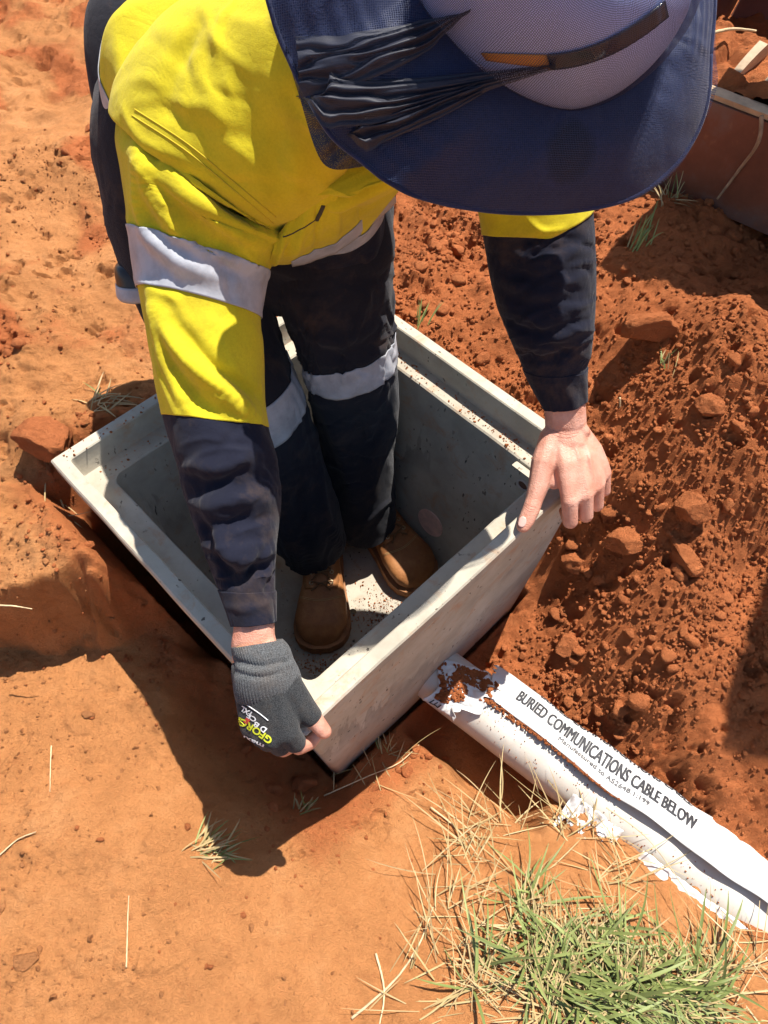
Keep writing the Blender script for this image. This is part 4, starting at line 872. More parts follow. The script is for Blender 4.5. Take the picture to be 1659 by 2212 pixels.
patch(bL, ((1124, 1114), (1140, 1118), (1133, 1141), (1117, 1137)), 9, 9, 'thumb_nail', M['nail'], BODY, .0006, 1.0)

M['crease'] = m_simple('skin_crease', (0.36, 0.13, 0.085), 0.6)
for pl in ([(1133, 1091), (1143, 1099), (1156, 1101)], [(1132, 1096), (1142, 1104), (1154, 1106)], [(1135, 1086), (1146, 1093), (1158, 1095)], [(1222, 1090), (1231, 1095), (1241, 1090)], [(1256, 1078), (1265, 1082), (1274, 1077)], [(1195, 930), (1222, 938), (1250, 934)], [(1194, 938), (1220, 946), (1246, 941)]):
    seam(bL, pl, .0005, M['crease'], BODY, 'skin_crease', 16, -.0002)
# --- fingerless knitted glove
def grow(ch_, g, k0, k1): return [(p, np.asarray(r) + g) for p, r in ch_[k0:k1]]
g_ = .0026; gl = [None, grow(TG, g_, 0, 4)[:3] + [(TG[2][0] * .45 + TG[3][0] * .55, .0148)], [(TG[1][0], .0172), (GL['idx'][0][0] * .55 + rw * .45, .0178)]]
for ch_ in GL.values(): gl.append([(ch_[0][0], ch_[0][1] + g_), (ch_[0][0] * .35 + ch_[1][0] * .65, ch_[1][1] + g_ + .001)])
for c in palm(GL, rw, spr, 0): gl.append([(p, np.asarray(r) + g_) for p, r in c])
gl = [c_ for c_ in gl[1:]]
for c_ in gl[-4:]: c_[0] = (c_[0][0] * .35 + c_[1][0] * .65, c_[1][1] + .001)
mc_ = [c_[0][0] for c_ in GL.values()]
for k in (.5, 1.5, 2.5): i0 = int(k); e_ = (mc_[i0] + mc_[i0 + 1]) / 2; gl.append([(rw * .4 + e_ * .6 + [0, 0, .006], .0185), (e_ + [0, 0, .001], .0142)])
vg, fg = blob_mesh(gl, .0019, 7)
GLOVE = mesh_obj('glove', vg, [list(q) for q in fg], M['knit'], MAN)
gc = Loft(sleeve_rings([((502, 1398), (608, 1382), .890, .90), ((505, 1414), (622, 1398), .889, .92), ((511, 1440), (631, 1422), .887, .92), ((508, 1466), (644, 1450), .885, .90), ((508, 1492), (650, 1474), .884, .72), ((514, 1516), (650, 1496), .886, .55), ((524, 1534), (644, 1510), .889, .40)]), 180, 110)
u = np.arange(180); gc.P = gc.P + gc.normals() * (.0007 * np.sin(u * 2 * math.pi * 60 / 180))[None, :, None]
gc.folds([([(510, 1428), (560, 1440), (632, 1424)], .0045, -.004), ([(512, 1452), (560, 1462), (610, 1450)], .004, -.003), ([(512, 1440), (570, 1450), (636, 1436)], .005, .003)])
gcu = gc.obj('glove_cuff', M['cuff_knit'], GLOVE, 0, .80, off=.001, thick=.002)
gc.obj('cuff_hem', M['lime'], gcu, 0, .09, off=-.0022, thick=.002)
M['seal'] = M['knit']
bG = BVHTree.FromPolygons([tuple(a) for a in vg], fg)
def glove_text(body, p0, p1, h, mat, name, bold=0.02, curve=0.0):
    """letters printed on the back of the glove between two sighted points"""
    v, f = text_mesh(body, 1.0, 1.0, bold); x0, x1 = v[:, 0].min(), v[:, 0].max(); p0, p1 = np.array(p0, float), np.array(p1, float); e = (p1 - p0); L = np.linalg.norm(e); e /= L; up = np.array([e[1], -e[0]])
    t = (v[:, 0] - x0) / (x1 - x0); P = []
    for tt, yy in zip(t, v[:, 1] / .72):
        q = p0 + e * L * tt + up * (h * yy + curve * (1 - (2 * tt - 1) ** 2)); a, n = cast(bG, *q); P.append(a + n * .0009 if a is not None else (P[-1] if P else V3(GL['mid'][0][0])))
    return mesh_obj(name, np.array(P), f, mat, GLOVE, smooth=False)
glove_text('GFORCE', (590, 1596), (512, 1546), 15, M['print_lime'], 'lettering', .03, -3)
glove_text('maxi', (572, 1608), (528, 1588), 8, M['print_white'], 'mark', .02)
glove_text('D', (578, 1574), (568, 1566), 12, M['print_white'], 'mark', .03); glove_text('B', (562, 1564), (553, 1557), 11, M['print_white'], 'mark', .03)
glove_text('CE', (556, 1552), (538, 1540), 10, M['print_white'], 'mark', .03); glove_text('1XL', (546, 1538), (524, 1524), 11, M['print_white'], 'mark', .03)
glove_text('I', (541, 1556), (533, 1550), 10, M['print_red'], 'mark', .1)
seam(bG, [(580, 1556), (560, 1540), (528, 1518)], .0006, M['print_white'], GLOVE, 'print_line', 20)

# --- boots
def boot(heel, toe, label, z0=-.456):
    heel, toe = V3((*heel, z0)), V3((*toe, z0)); f = toe - heel; L = np.linalg.norm(f); f /= L; s = np.array([-f[1], f[0], 0]); up = np.array([0, 0, 1.0])
    root = new_obj('boot', None, MAN); root.empty_display_size = .02; root['label'] = label
    wd = lambda t: np.interp(t, [0, .04, .15, .3, .45, .6, .72, .82, .9, .96, 1.0], [.012, .026, .036, .036, .036, .042, .049, .052, .048, .036, .012])
    ht = lambda t: np.interp(t, [0, .05, .2, .36, .48, .58, .68, .8, .9, .96, 1.0], [.085, .105, .12, .125, .105, .088, .078, .072, .064, .050, .030])
    off = lambda t: .006 * math.sin(t * 3.1)
    ts = 1 - np.linspace(1, 0, 46) ** 1.0; ts = .5 - .5 * np.cos(np.linspace(0, 1, 46) * math.pi); nu = 36; R = []
    for t in ts:
        w, h = float(wd(t)), float(ht(t)); row = []
        for a in np.linspace(-.5 * math.pi, 1.5 * math.pi, nu, endpoint=False):
            ca, sa = math.cos(a), math.sin(a); x = w * np.sign(ca) * abs(ca) ** .75; zz = .020 + (h - .020) * (.5 + .5 * np.sign(sa) * abs(sa) ** .8)
            row.append(heel + f * (t * L) + s * (x * (1 - .25 * max(0, sa) ** 2 * (t < .6)) + off(t)) + up * zz)
        R.append(row)
    R = np.array(R)
    c = R.mean(1, keepdims=True); bump_ = fbm(R[..., 0] * 40 + R[..., 2] * 30, R[..., 1] * 40, 601, 3) * .0016; R = R + (R - c) / (np.linalg.norm(R - c, axis=2)[..., None] + 1e-6) * bump_[..., None]
    fc = grid_faces(46, nu, True).tolist(); fc.append(list(range(nu))[::-1]); fc.append([45 * nu + i for i in range(nu)])
    up_ = mesh_obj('upper', R.reshape(-1, 3), fc, M['leather'], root)
    # sole with welt
    out = [(t, float(wd(t)) + .0055) for t in ts]; ring = [heel + f * (t * (L + .012) - .005) + s * (w + off(t)) for t, w in out] + [heel + f * (t * (L + .012) - .005) - s * (w - off(t)) for t, w in out[::-1]]
    ring = np.array(ring); nr = len(ring); cen_ = ring.mean(0); lv = []
    for k, z in ((.985, .0005), (1.0, .004), (1.0, .018), (.99, .0205), (1.0, .0225), (.995, .0265), (.93, .0275)): lv.append(cen_ + (ring - cen_) * k + up * z)
    fc = grid_faces(7, nr, True).tolist(); fc.append(list(range(nr))[::-1]); fc.append([6 * nr + i for i in range(nr)]); so_ = mesh_obj('sole', np.array(lv).reshape(-1, 3), fc, M['sole'], root); so_.data.set_sharp_from_angle(angle=math.radians(50))
    # shaft, tongue, eyelet flaps, laces
    sh = Loft([(heel + f * .085 + up * .07, s * .040, f * .062), (heel + f * .08 + up * .11, s * .040, f * .056), (heel + f * .075 + up * .16, s * .041, f * .054)], 40, 14); sh.obj('shaft', M['leather'], root, 0, 1, thick=.002)
    b = tri_in(up_)
    def on(t, x):
        h = b.ray_cast(Vector(heel + f * (t * L) + s * (x + off(t)) + up * .3), Vector((0, 0, -1))); return V3(h[0]), V3(h[1])
    for sg in (-1, 1):
        pts = [on(t, sg * x) for t, x in ((.66, .010), (.60, .012), (.52, .012), (.44, .013), (.36, .014))]; pts2 = [on(t, sg * x) for t, x in ((.655, .030), (.60, .033), (.52, .031), (.44, .029), (.36, .028))]
        G = np.array([[p + n * .0032 for p, n in row] for row in zip(pts, pts2)]); G = np.stack([G[:, 0], (G[:, 0] + G[:, 1]) / 2 + up * .0015, G[:, 1]], 1); fl_ = mesh_obj('eyelet_flap', crom(G, 14).reshape(-1, 3), grid_faces(14, 3, False), M['leather'], root); m_ = fl_.modifiers.new('t', 'SOLIDIFY'); m_.thickness = .0028
        for t in (.62, .55, .48, .41):
            p, n = on(t, sg * .019); p = p + n * .0055; a1 = np.cross(n, f); a1 /= np.linalg.norm(a1); a2 = np.cross(n, a1); th = np.linspace(0, 2 * math.pi, 15)
            v, fq = tube([p + a1 * (.0033 * math.cos(a)) + a2 * (.0033 * math.sin(a)) for a in th], .0011, 6); mesh_obj('eyelet', v, fq, M['eyelet'], root)
    for k, t in enumerate((.62, .55, .48, .41)):
        p = [on(t + d, x)[0] + up * (.006 + hh) for x, hh, d in ((-.019, 0, 0), (-.008, .002, .01), (0, .003, .02), (.008, .002, .03), (.019, 0, .06))]; v, fq = tube(p, .0018, 6, 16); mesh_obj('lace', v, fq, M['lace'], root)
        p = [on(t + d, -x)[0] + up * (.0066 + hh) for x, hh, d in ((-.019, 0, 0), (-.008, .002, .01), (0, .0045, .02), (.008, .002, .03), (.019, 0, .06))]; v, fq = tube(p, .0018, 6, 16); mesh_obj('lace', v, fq, M['lace'], root)
    # toe cap stitching
    for t in (.735, .745):
        p = [on(t + .05 * (1 - (x / .045) ** 2) - .05, x) for x in np.linspace(-.044, .044, 17)]; v, fq = tube([a + n * .0004 for a, n in p], .0007, 5); mesh_obj('stitch_line', v, fq, M['stitch'], root)
    return root
tR = Wz(692, 1395, -.43); tL = Wz(915, 1262, -.43)
boot((tR[0] - .012, tR[1] + .285), (tR[0], tR[1]), 'brown work boot pointing at the viewer, nearer one')
boot((tL[0] - .165, tL[1] + .225), (tL[0], tL[1]), 'brown work boot turned out against the pit wall')

# --- hat: white shell, navy cloth brim, fly net
OUT = [(1532, 120), (1524, 200), (1500, 290), (1450, 365), (1370, 425), (1250, 453), (1120, 458), (1000, 447), (900, 425), (830, 392), (775, 345), (715, 290), (668, 215), (628, 130), (592, 40), (570, -60), (600, -190), (690, -320), (850, -430), (1050, -480), (1250, -450), (1400, -350), (1500, -200), (1540, -40)]
INN = [(1440, 60), (1425, 105), (1390, 155), (1345, 195), (1290, 223), (1235, 236), (1180, 228), (1120, 203), (1060, 165), (1005, 118), (965, 75), (930, 35), (905, -5), (890, -50), (885, -100), (895, -150), (920, -200), (970, -250), (1050, -290), (1150, -300), (1250, -280), (1340, -220), (1400, -140), (1435, -40)]
NB = 240
def closed(pl, n):
    p = np.array(pl + pl[:3], float); k = len(pl); t = np.linspace(0, k, n, endpoint=False); i = t.astype(int); f = (t - i)[:, None]; g = lambda a: np.array(pl, float)[a % k]
    p0, p1, p2, p3 = g(i - 1), g(i), g(i + 1), g(i + 2); return 0.5 * (2 * p1 + (p2 - p0) * f + (2 * p0 - 5 * p1 + 4 * p2 - p3) * f ** 2 + (3 * p1 - p0 - 3 * p2 + p3) * f ** 3)
oc = np.array([on_plane(*q, .030) for q in closed(OUT, NB)]); ic = np.array([on_plane(*q) for q in closed(INN, NB)]); icn = ic.mean(0)
HAT = new_obj('hat', None, MAN); HAT['label'] = 'navy wide brimmed sun hat over a white shell, under a fly net'
nr = 44; K = np.linspace(0, 1, nr)[:, None]; tt = np.linspace(0, 1, NB, endpoint=False)[None]
rad = np.linalg.norm(oc - ic, axis=1)[None]
wav = .0045 * np.sin(tt * 2 * math.pi * 3 + .8) * K + .006 * fbm(np.cos(6.283 * tt) * 2 + 0 * K, np.sin(6.283 * tt) * 2 + K, 701, 3) * K
Bm = ic[None] + (oc - ic)[None] * K[..., None] + HA * (.018 * np.sin(K * math.pi) * .6 + wav)[..., None]
stit = .0007 * np.sin(K * math.pi * 2 * 7) * sstep(.25, .4, K) * sstep(0.12, .2, np.abs(tt - .18) + 0 * K)
Bm = Bm + HA * stit[..., None]
stc = on_plane(1217, 328, .018)
def m_brim():
    t = NT('brim_cloth'); n = t.noise(14, 5, .6); c = t.ramp(n, [(.3, (.010, .016, .056)), (.7, (.017, .028, .095))])
    w = t.noise(900, 2, .5); c = t.mix(t.ramp(t.noise(420, 3, .6), [(.35, .5), (.6, 0.0)]), c, (.008, .010, .028)); c = t.mix(t.ramp(t.noise(25, 6, .7), [(.55, 0.0), (.75, .35)]), c, (.04, .045, .085))
    d = t.node('ShaderNodeVectorMath', operation='DISTANCE'); t.L(t.tc.outputs['Object'], d.inputs[0]); d.inputs[1].default_value = tuple(stc - ORG[MAN.name])
    f = t.math('ADD', d.outputs['Value'], t.math('MULTIPLY', t.math('SUBTRACT', t.noise(40, 3), .5), .012)); c = t.mix(t.ramp(f, [(.025, .85), (.031, 0.0)]), c, (.006, .006, .012))   # dark round patch with an uneven edge
    t.col(c); t.set(Roughness=.85, Sheen_Weight=.25, **{'Specular_IOR_Level': .2}); t.bump([(t.noise(30, 3), .25, .004), (w, .5, .0007)]); return t.m
M['brim'] = m_brim()
BRIM = mesh_obj('brim', Bm.reshape(-1, 3), grid_faces(nr, NB, True), M['brim'], HAT); so = BRIM.modifiers.new('t', 'SOLIDIFY'); so.thickness = .003
v, f = tube(np.vstack([Bm[-1], Bm[-1][:1]]), .0024, 8); mesh_obj('brim_edge', v, f, M['brim'], BRIM)
nd = 40; rows = []
for a in np.linspace(0, math.pi / 2 * .995, nd):
    k = math.cos(a) ** .72; rows.append(icn + (ic - icn) * k + HA * (.112 * math.sin(a) - .004))
Dm = np.array(rows); dm_f = grid_faces(nd, NB, True).tolist(); dm_f.append([(nd - 1) * NB + i for i in range(NB)])
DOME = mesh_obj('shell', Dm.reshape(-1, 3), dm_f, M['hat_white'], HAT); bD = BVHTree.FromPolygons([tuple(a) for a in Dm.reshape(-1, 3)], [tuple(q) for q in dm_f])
patch(bD, ((1040, 112), (1182, 116), (1190, 146), (1052, 128)), 14, 6, 'hat_label', M['orange'], DOME, .0009)
patch(bD, ((1184, 114), (1432, 0), (1440, 34), (1190, 146)), 40, 8, 'hat_strap', M['glossy_black'], DOME, .0014, 0, 26)
# fly net laid over shell and brim
u_m = np.linspace(0, 1, NB + 1)[:-1] * .95
NR = []; nuv = []
al = np.linspace(math.pi / 2 * .96, 0, 26)
for a in al: k = math.cos(a) ** .72; NR.append(icn + (ic - icn) * k * 1.03 + HA * (.112 * math.sin(a) + .0035))
for k in np.linspace(.04, 1.012, 34):
    j = min(int(k * (nr - 1)), nr - 1); NR.append(ic + (Bm[j] - ic) * 1.0 + HA * (.006 + .004 * np.sin(np.linspace(0, 6.283 * 9, NB))[:, None] * k * np.linspace(1, 1, NB)[:, None]) * 1.0 + (oc - ic) * max(0, k - 1))
NRa = np.array(NR); fold = .006 * np.clip(fbm(np.cos(6.283 * tt) * 5 + np.linspace(0, 3, len(NR))[:, None], np.sin(6.283 * tt) * 5 + 0 * np.linspace(0, 3, len(NR))[:, None], 711, 3), 0, 1)
NRa = NRa + HA * fold[..., None]
arc_ = np.cumsum(np.r_[0, np.linalg.norm(np.diff(NRa.mean(1) * 0 + NRa[:, 30], axis=0), axis=1)]); d = NRa - (HC - HA * .02); uvn = np.stack([(d @ HS), (d @ HF)], -1); uvd = np.stack([np.linspace(0, .62, NB)[None] + 0 * arc_[:, None], arc_[:, None] + 0 * np.linspace(0, 1, NB)[None]], -1); uvn[2:26] = uvd[2:26]
hang = mesh_obj('fly_net', NRa.reshape(-1, 3), grid_faces(len(NR), NB, True), M['net'], HAT, uv=uvn.reshape(-1, 2))
bN = BVHTree.FromPolygons([tuple(a) for a in NRa.reshape(-1, 3)], [tuple(q) for q in grid_faces(len(NR), NB, True).tolist()])
def net_fold(pl, w0, w1, name, seed, off=.004):
    """bunched net lying on the hat: a flat crumpled roll"""
    p = crom(np.array(pl, float), 46); ok = [(cast(bN, *q)) for q in p]; pts = []; last = None
    for (a, n), q in zip(ok, p):
        if a is None: a = Wd(*q, .70 if last is None else float((last[0] - CP) @ FW)); n = HA
        pts.append((a, n)); last = (a, n)
    P = np.array([a for a, n in pts]); P = crom(P[::5], 46); N = np.tile(HA, (46, 1)); T = np.gradient(P, axis=0); T /= np.linalg.norm(T, axis=1)[:, None]; S_ = np.cross(T, N); w = np.linspace(w0, w1, 46)[:, None]; vs = np.linspace(-1, 1, 34)[None]
    h = off + .010 * (1 - vs ** 2) * np.abs(np.sin(vs * 7 + np.linspace(0, 2, 46)[:, None] + 2 * fbm(vs * 2 + 0 * w, np.linspace(0, 4, 46)[:, None] + 0 * vs, seed, 2))) * (w / w0) ** .5
    G = P[:, None] + S_[:, None] * (w * vs)[..., None] + N[:, None] * h[..., None]; uvs = np.stack([np.linspace(0, .35, 46)[:, None] + 0 * vs, w * vs * 1.6], -1)
    return mesh_obj(name, G.reshape(-1, 3), grid_faces(46, 34, False), M['net_dense'], HAT, uv=uvs.reshape(-1, 2))
net_fold([(640, 150), (760, 130), (880, 95), (1010, 30)], .028, .006, 'net_gather', 721)
net_fold([(650, 215), (780, 225), (950, 200), (1190, 150)], .026, .004, 'net_gather', 722, .006)
net_fold([(700, 310), (800, 280), (920, 240), (1040, 190)], .022, .005, 'net_gather', 723, .005)
# gathered skirt of the net falling to the collar
ca = crom(np.array([(618, 105), (668, 215), (720, 295), (790, 358)], float), 40); cb = crom(np.array([(620, 120), (644, 200), (697, 352), (775, 362)], float), 40); G = []
for k, (a_, b_) in enumerate(zip(ca, cb)):
    d_ = float((on_plane(*a_, .034) - CP) @ FW); row = []
    for j in np.linspace(-.6, 1, 14): q = a_ + (b_ - a_) * j; row.append(Wd(*q, d_ + .004 + .012 * j + .003 * math.sin(k * .9 + j * 3)))
    G.append(row)
mesh_obj('net_skirt', np.array(G).reshape(-1, 3), grid_faces(40, 14, False), M['net_skirt'], HAT, uv=np.array([[(k * .004, j * .004) for j in range(14)] for k in range(40)]).reshape(-1, 2))
# --- shirt details that lie on the cloth
bT = tri_in(SHIRT); bRS = tri_in(slv)
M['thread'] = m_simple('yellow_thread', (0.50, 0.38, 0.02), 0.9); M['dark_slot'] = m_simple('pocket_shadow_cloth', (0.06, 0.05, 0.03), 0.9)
# front of the shirt, falling from the yoke to the waist hoop
top_ = crom(np.array([Wd(600, 508, .825), Wd(650, 452, .800), Wd(700, 398, .778), Wd(752, 345, .752), Wd(840, 318, .742)]), 110)
bot_ = crom(np.array([Wd(580, 574, .885), Wd(650, 566, .893), Wd(720, 538, .908), Wd(790, 488, .922), Wd(852, 428, .938)]), 110)
K = np.linspace(0, 1, 80)[:, None, None]; sag_ = np.array([0, -.55, .2]); FP = top_[None] * (1 - K) + bot_[None] * K + sag_ * (.030 * np.sin(K * math.pi) ** .8)
X_, Y_ = np.meshgrid(np.linspace(0, 1, 110), np.linspace(0, 1, 80)); fold_ = .0035 * fbm(X_ * 4 + Y_ * 1.5, Y_ * 2.5 - X_, 561, 3)
for x0, x1, w_, h_ in ((.12, .05, .03, .006), (.30, .16, .045, .005), (.42, .36, .03, -.004), (.62, .50, .04, .005), (.80, .74, .03, -.003)): fold_ = fold_ + h_ * np.exp(-((X_ - (x0 + (x1 - x0) * Y_)) / w_) ** 2) * np.sin(np.clip(Y_, .05, .95) * math.pi)
du = np.gradient(FP, axis=1); dv = np.gradient(FP, axis=0); fn_ = np.cross(du, dv); fn_ /= np.linalg.norm(fn_, axis=2)[..., None]; fn_ *= np.sign((fn_ * (CP - FP)).sum(2))[..., None]
FP = FP + fn_ * fold_[..., None]
sf = mesh_obj('shirt_front', FP.reshape(-1, 3), grid_faces(80, 110, False), M['yellow'], SHIRT); m_ = sf.modifiers.new('t', 'SOLIDIFY'); m_.thickness = .0025; m_.offset = 0
tp = FP[66:] + fn_[66:] * .0022; tp = np.concatenate([tp, tp[-1:] + np.array([0, .004, -.006])]); tp_ = mesh_obj('waist_tape', tp[:, 20:].reshape(-1, 3), grid_faces(len(tp), 90, False), M['tape'], sf); m_ = tp_.modifiers.new('t', 'SOLIDIFY'); m_.thickness = .001; m_.offset = 0
M['button'] = m_simple('button', (0.60, 0.47, 0.03), 0.5)
bF = BVHTree.FromPolygons([tuple(a_) for a_ in FP.reshape(-1, 3)], [tuple(q) for q in grid_faces(80, 110, False).tolist()])
seam(bF, [(612, 512), (650, 494), (686, 468), (698, 444)], .0010, M['dark_slot'], sf, 'pocket_edge')
seam(bF, [(684, 474), (692, 458), (698, 442)], .0026, M['dark_slot'], sf, 'pocket_opening', 12)
for pl in ([(722, 380), (712, 440), (690, 505)], [(770, 360), (766, 430), (745, 500)]): seam(bF, pl, .0007, M['thread'], sf, 'placket_seam', 40, .0002)
p, n = cast(bF, 797, 392)
if p is not None: v, f = cyl(p - n * .001, n, .0055, .003, 18); mesh_obj('button', v, f, M['button'], sf)
bY = tri_in(yoke)
for dx, dy in ((0, 4), (6, -9)): seam(bY, [(285 + dx, 245 + dy), (400 + dx, 320 + dy), (500 + dx, 402 + dy), (590 + dx, 478 + dy)], .0007, M['thread'], yoke, 'yoke_stitching', 40, .0002)

# ------------------------------------------------------------------ clods, stones
_bm = bmesh.new(); bmesh.ops.create_icosphere(_bm, subdivisions=4, radius=1); _bm.verts.index_update()
ICO = np.array([q.co[:] for q in _bm.verts]); ICF = [[q.index for q in p.verts] for p in _bm.faces]; _bm.free()
def clod(px, py, z, size, label, name='soil_clod', rot=0, seed=0, mat=None, sink=.6, flat=.0, group=None, cat='clod'):
    p = Wz(px, py, z); g = ground_z(p[0], p[1]) if z > -.449 else z; c = Wz(px, py, g + size[2] * (1 - sink)); v = ICO.copy(); kk = 1.0
    if flat: v = np.sign(v) * np.abs(v) ** flat
    f3 = lambda k, sd_, o_: (fbm(v[:, 0] * k + seed * 3.1, v[:, 1] * k, sd_, o_, .62) + fbm(v[:, 1] * k + 5, v[:, 2] * k + seed, sd_ + 9, o_, .62) + fbm(v[:, 2] * k - 3, v[:, 0] * k + 2, sd_ + 19, o_, .62)) / 1.7
    rc = np.random.default_rng(900 + seed)
    for _ in range(9):                                   # broken faces
        pn_ = rc.normal(0, 1, 3); pn_ /= np.linalg.norm(pn_); dd = rc.uniform(.55, .82); ex = np.maximum(v @ pn_ - dd, 0); v = v - ex[:, None] * pn_ * .96
    n = f3(1.4, 800 + seed, 3) * .14 + f3(6, 830 + seed, 5) * .13
    v = v * (1 + n[:, None]) * V3(size); ca, sa = math.cos(rot), math.sin(rot); v = np.c_[v[:, 0] * ca - v[:, 1] * sa, v[:, 0] * sa + v[:, 1] * ca, v[:, 2]]
    o = mesh_obj(name, v + c, ICF, mat or M['clod'], None, at=c - [0, 0, size[2] * .6]); return tag(o, label, cat, group)
G = 'larger clods in the dug soil'
clod(1470, 1195, -.2, (.024, .052, .026), 'brick shaped red soil clod right of the bare hand', rot=.35, seed=1, flat=.4, group=G, sink=.3)
clod(1352, 1170, -.24, (.046, .028, .028), 'rounded red clod just below the bare hand', seed=2, group=G)
clod(1502, 1095, -.15, (.036, .030, .028), 'red clod above the brick shaped clod', seed=3, group=G)
clod(1240, 1215, -.33, (.028, .026, .022), 'small red clod nearest the right wall of the pit', seed=4, group=G)
clod(1225, 1395, -.42, (.026, .024, .020), 'dark red clod low beside the pit wall above the conduit', seed=5, group=G)
clod(98, 950, -.05, (.056, .040, .034), 'large round orange clod behind the left corner of the pit', seed=6, group=G)
clod(1530, 880, -.03, (.030, .024, .022), 'red clod in the heap right of the navy sleeve cuff', seed=7, group=G)
clod(1395, 705, -.02, (.060, .030, .036), 'broad crusted lump of soil beside the navy sleeve', seed=8, group=G)
clod(1380, 1515, -.38, (.020, .017, .015), 'small clod beside the first letters of the tape', seed=9, group=G)
clod(590, 1705, -.42, (.022, .016, .013), 'clod lying in the pit shadow below the glove', seed=10, group=G)
clod(655, 1690, -.45, (.026, .020, .016), 'clod in the pit shadow by the near bottom corner', seed=11, group=G)
clod(190, 1545, -.25, (.011, .008, .007), 'small stone on sandy ground left of the shadow', 'stone', seed=12, cat='stone', mat=M['sand_grain'])
clod(708, 1461, -.449, (.009, .008, .0075), 'small brown pebble on the pit floor by the rim', 'pebble', seed=13, cat='pebble', sink=.15, mat=M['clod'])
clod(50, 2075, -.22, (.020, .012, .008), 'flat stone at the lower left edge of the ground', 'stone', seed=14, cat='stone', mat=M['sand_grain'], sink=.75)
# crumbs: too many to count
r = np.random.default_rng(11); pts, sz = [], []
X = r.uniform(-.95, 1.0, 95000); Y = r.uniform(.0, 1.75, 95000)
def pick(X, Y):
    """soil redness, height and pit / conduit clearance at many places"""
    i = np.clip(np.searchsorted(xs, X), 1, len(xs) - 1); j = np.clip(np.searchsorted(ys, Y), 1, len(ys) - 1); a, b = to_pit(X, Y)
    q = (X - PIPE_A[0]) * PNRM[0] + (Y - PIPE_A[1]) * PNRM[1]; t_ = (X - PIPE_A[0]) * PD[0] + (Y - PIPE_A[1]) * PD[1]
    return GR[j, i], GZ[j, i], np.maximum(np.abs(a) - HX, np.abs(b) - HY), q, t_
red, gz, dp, q, t_ = pick(X, Y); zn = sstep(-.18, .22, fbm(X * 3.7, Y * 3.7, 66, 3))
ok = (r.random(len(X)) < .004 + .65 * red ** 2.2 * (.22 + .78 * zn)) & (dp > .01) & ~((np.abs(q) < .085) & (t_ > -.05))
S_ = .0013 + .0022 * r.random(len(X)) + .004 * r.random(len(X)) ** 7; pts = np.c_[X, Y, gz + S_ * .3][ok]; sz = S_[ok]
scatter('soil_crumbs', np.array(pts), sz, M['clod'], 'fine crumbs of red soil over the dug ground', 12, 0 if len(pts) > 20000 else 1)
pts, sz = [], []
X = r.uniform(-.9, .5, 16000); Y = r.uniform(-.05, 1.6, 16000); red, gz, dp, q, t_ = pick(X, Y)
ok = (red < .6) & (dp > .01) & ~((q > -.08) & (X > 0)) & (r.random(len(X)) < .25 + .75 * sstep(-.1, .4, fbm(X * 5, Y * 5, 87, 3)))
S_ = .0007 + .0014 * r.random(len(X)) + .004 * r.random(len(X)) ** 12; pts = np.c_[X, Y, gz + S_ * .2][ok]; sz = S_[ok]
scatter('sand_grains', np.array(pts), sz, M['sand_grain'], 'coarse grains lying on the sandy ground', 14, 0)
pts, sz = [], []
for k in range(3200):
    px, py = r.normal(690, 60), r.normal(1462, 30)
    if k > 2200: px, py = r.normal(830, 40), r.normal(1325, 30)
    p = Wz(px, py, -.4555); a, b = to_pit(p[0], p[1])
    if abs(a) < HX - .12 and abs(b) < HY - .14: pts.append(p); sz.append(.0004 + .0018 * r.random() ** 5)
for k in range(420):                                    # on the ledge and rim
    t = r.random(); e = r.choice(3); w_ = r.uniform(.034, .058)
    p = [pit(-HX + w_, (t ** 1.3 * 2 - 1) * (HY - .04), -.0458), pit((t * 2 - 1) * (HX - .04), HY - w_, -.0458), pit((t * 2 - 1) * (HX - .03), HY - w_ * .9, -.0458)][e]
    if e == 0 and r.random() < .5: p = pit(-HX + .004 + .02 * r.random(), (t * 2 - 1) * HY, .0006)
    pts.append(p); sz.append(.0006 + .0018 * r.random() ** 2)
scatter('soil_specks', np.array(pts), sz, M['clod'], 'red soil specks on the pit floor and ledge', 13)
_bm = bmesh.new(); bmesh.ops.create_icosphere(_bm, subdivisions=2, radius=1); _bm.verts.index_update(); I2 = np.array([q.co[:] for q in _bm.verts]); F2 = np.array([[q.index for q in p.verts] for p in _bm.faces]); _bm.free()
tmpl = []
for k in range(14):
    v = I2.copy()
    for _ in range(7): pn_ = r.normal(0, 1, 3); pn_ /= np.linalg.norm(pn_); v = v - np.maximum(v @ pn_ - r.uniform(.5, .85), 0)[:, None] * pn_ * .97
    tmpl.append(v * (1 + r.normal(0, .05, (len(v), 1))) * r.uniform(.7, 1.3, 3))
mb = MB(); VV, FF, nn_ = [], [], 0
X = r.uniform(-.9, 1.0, 4200); Y = r.uniform(.0, 1.75, 4200); red, gz, dp, q, t_ = pick(X, Y); zn = sstep(-.2, .3, fbm(X * 4, Y * 4, 66, 2))
ok = (r.random(len(X)) < red ** 1.5 * (.2 + .8 * zn)) & (dp > .015) & ~((np.abs(q) < .095) & (t_ > -.05))
for k in np.nonzero(ok)[0]:
    s_ = .0035 + .013 * r.random() ** 3.5; th_ = r.uniform(0, 6.283); v = tmpl[k % 14]; v = np.c_[v[:, 0] * math.cos(th_) - v[:, 1] * math.sin(th_), v[:, 0] * math.sin(th_) + v[:, 1] * math.cos(th_), v[:, 2] * .8]
    VV.append(v * s_ + np.array([X[k], Y[k], gz[k] + s_ * .15])); FF.append(F2 + nn_); nn_ += len(v)
tag(mesh_obj('soil_lumps', np.vstack(VV), np.vstack(FF), M['clod']), 'broken lumps of red soil in the dug ground', None, kind='stuff')
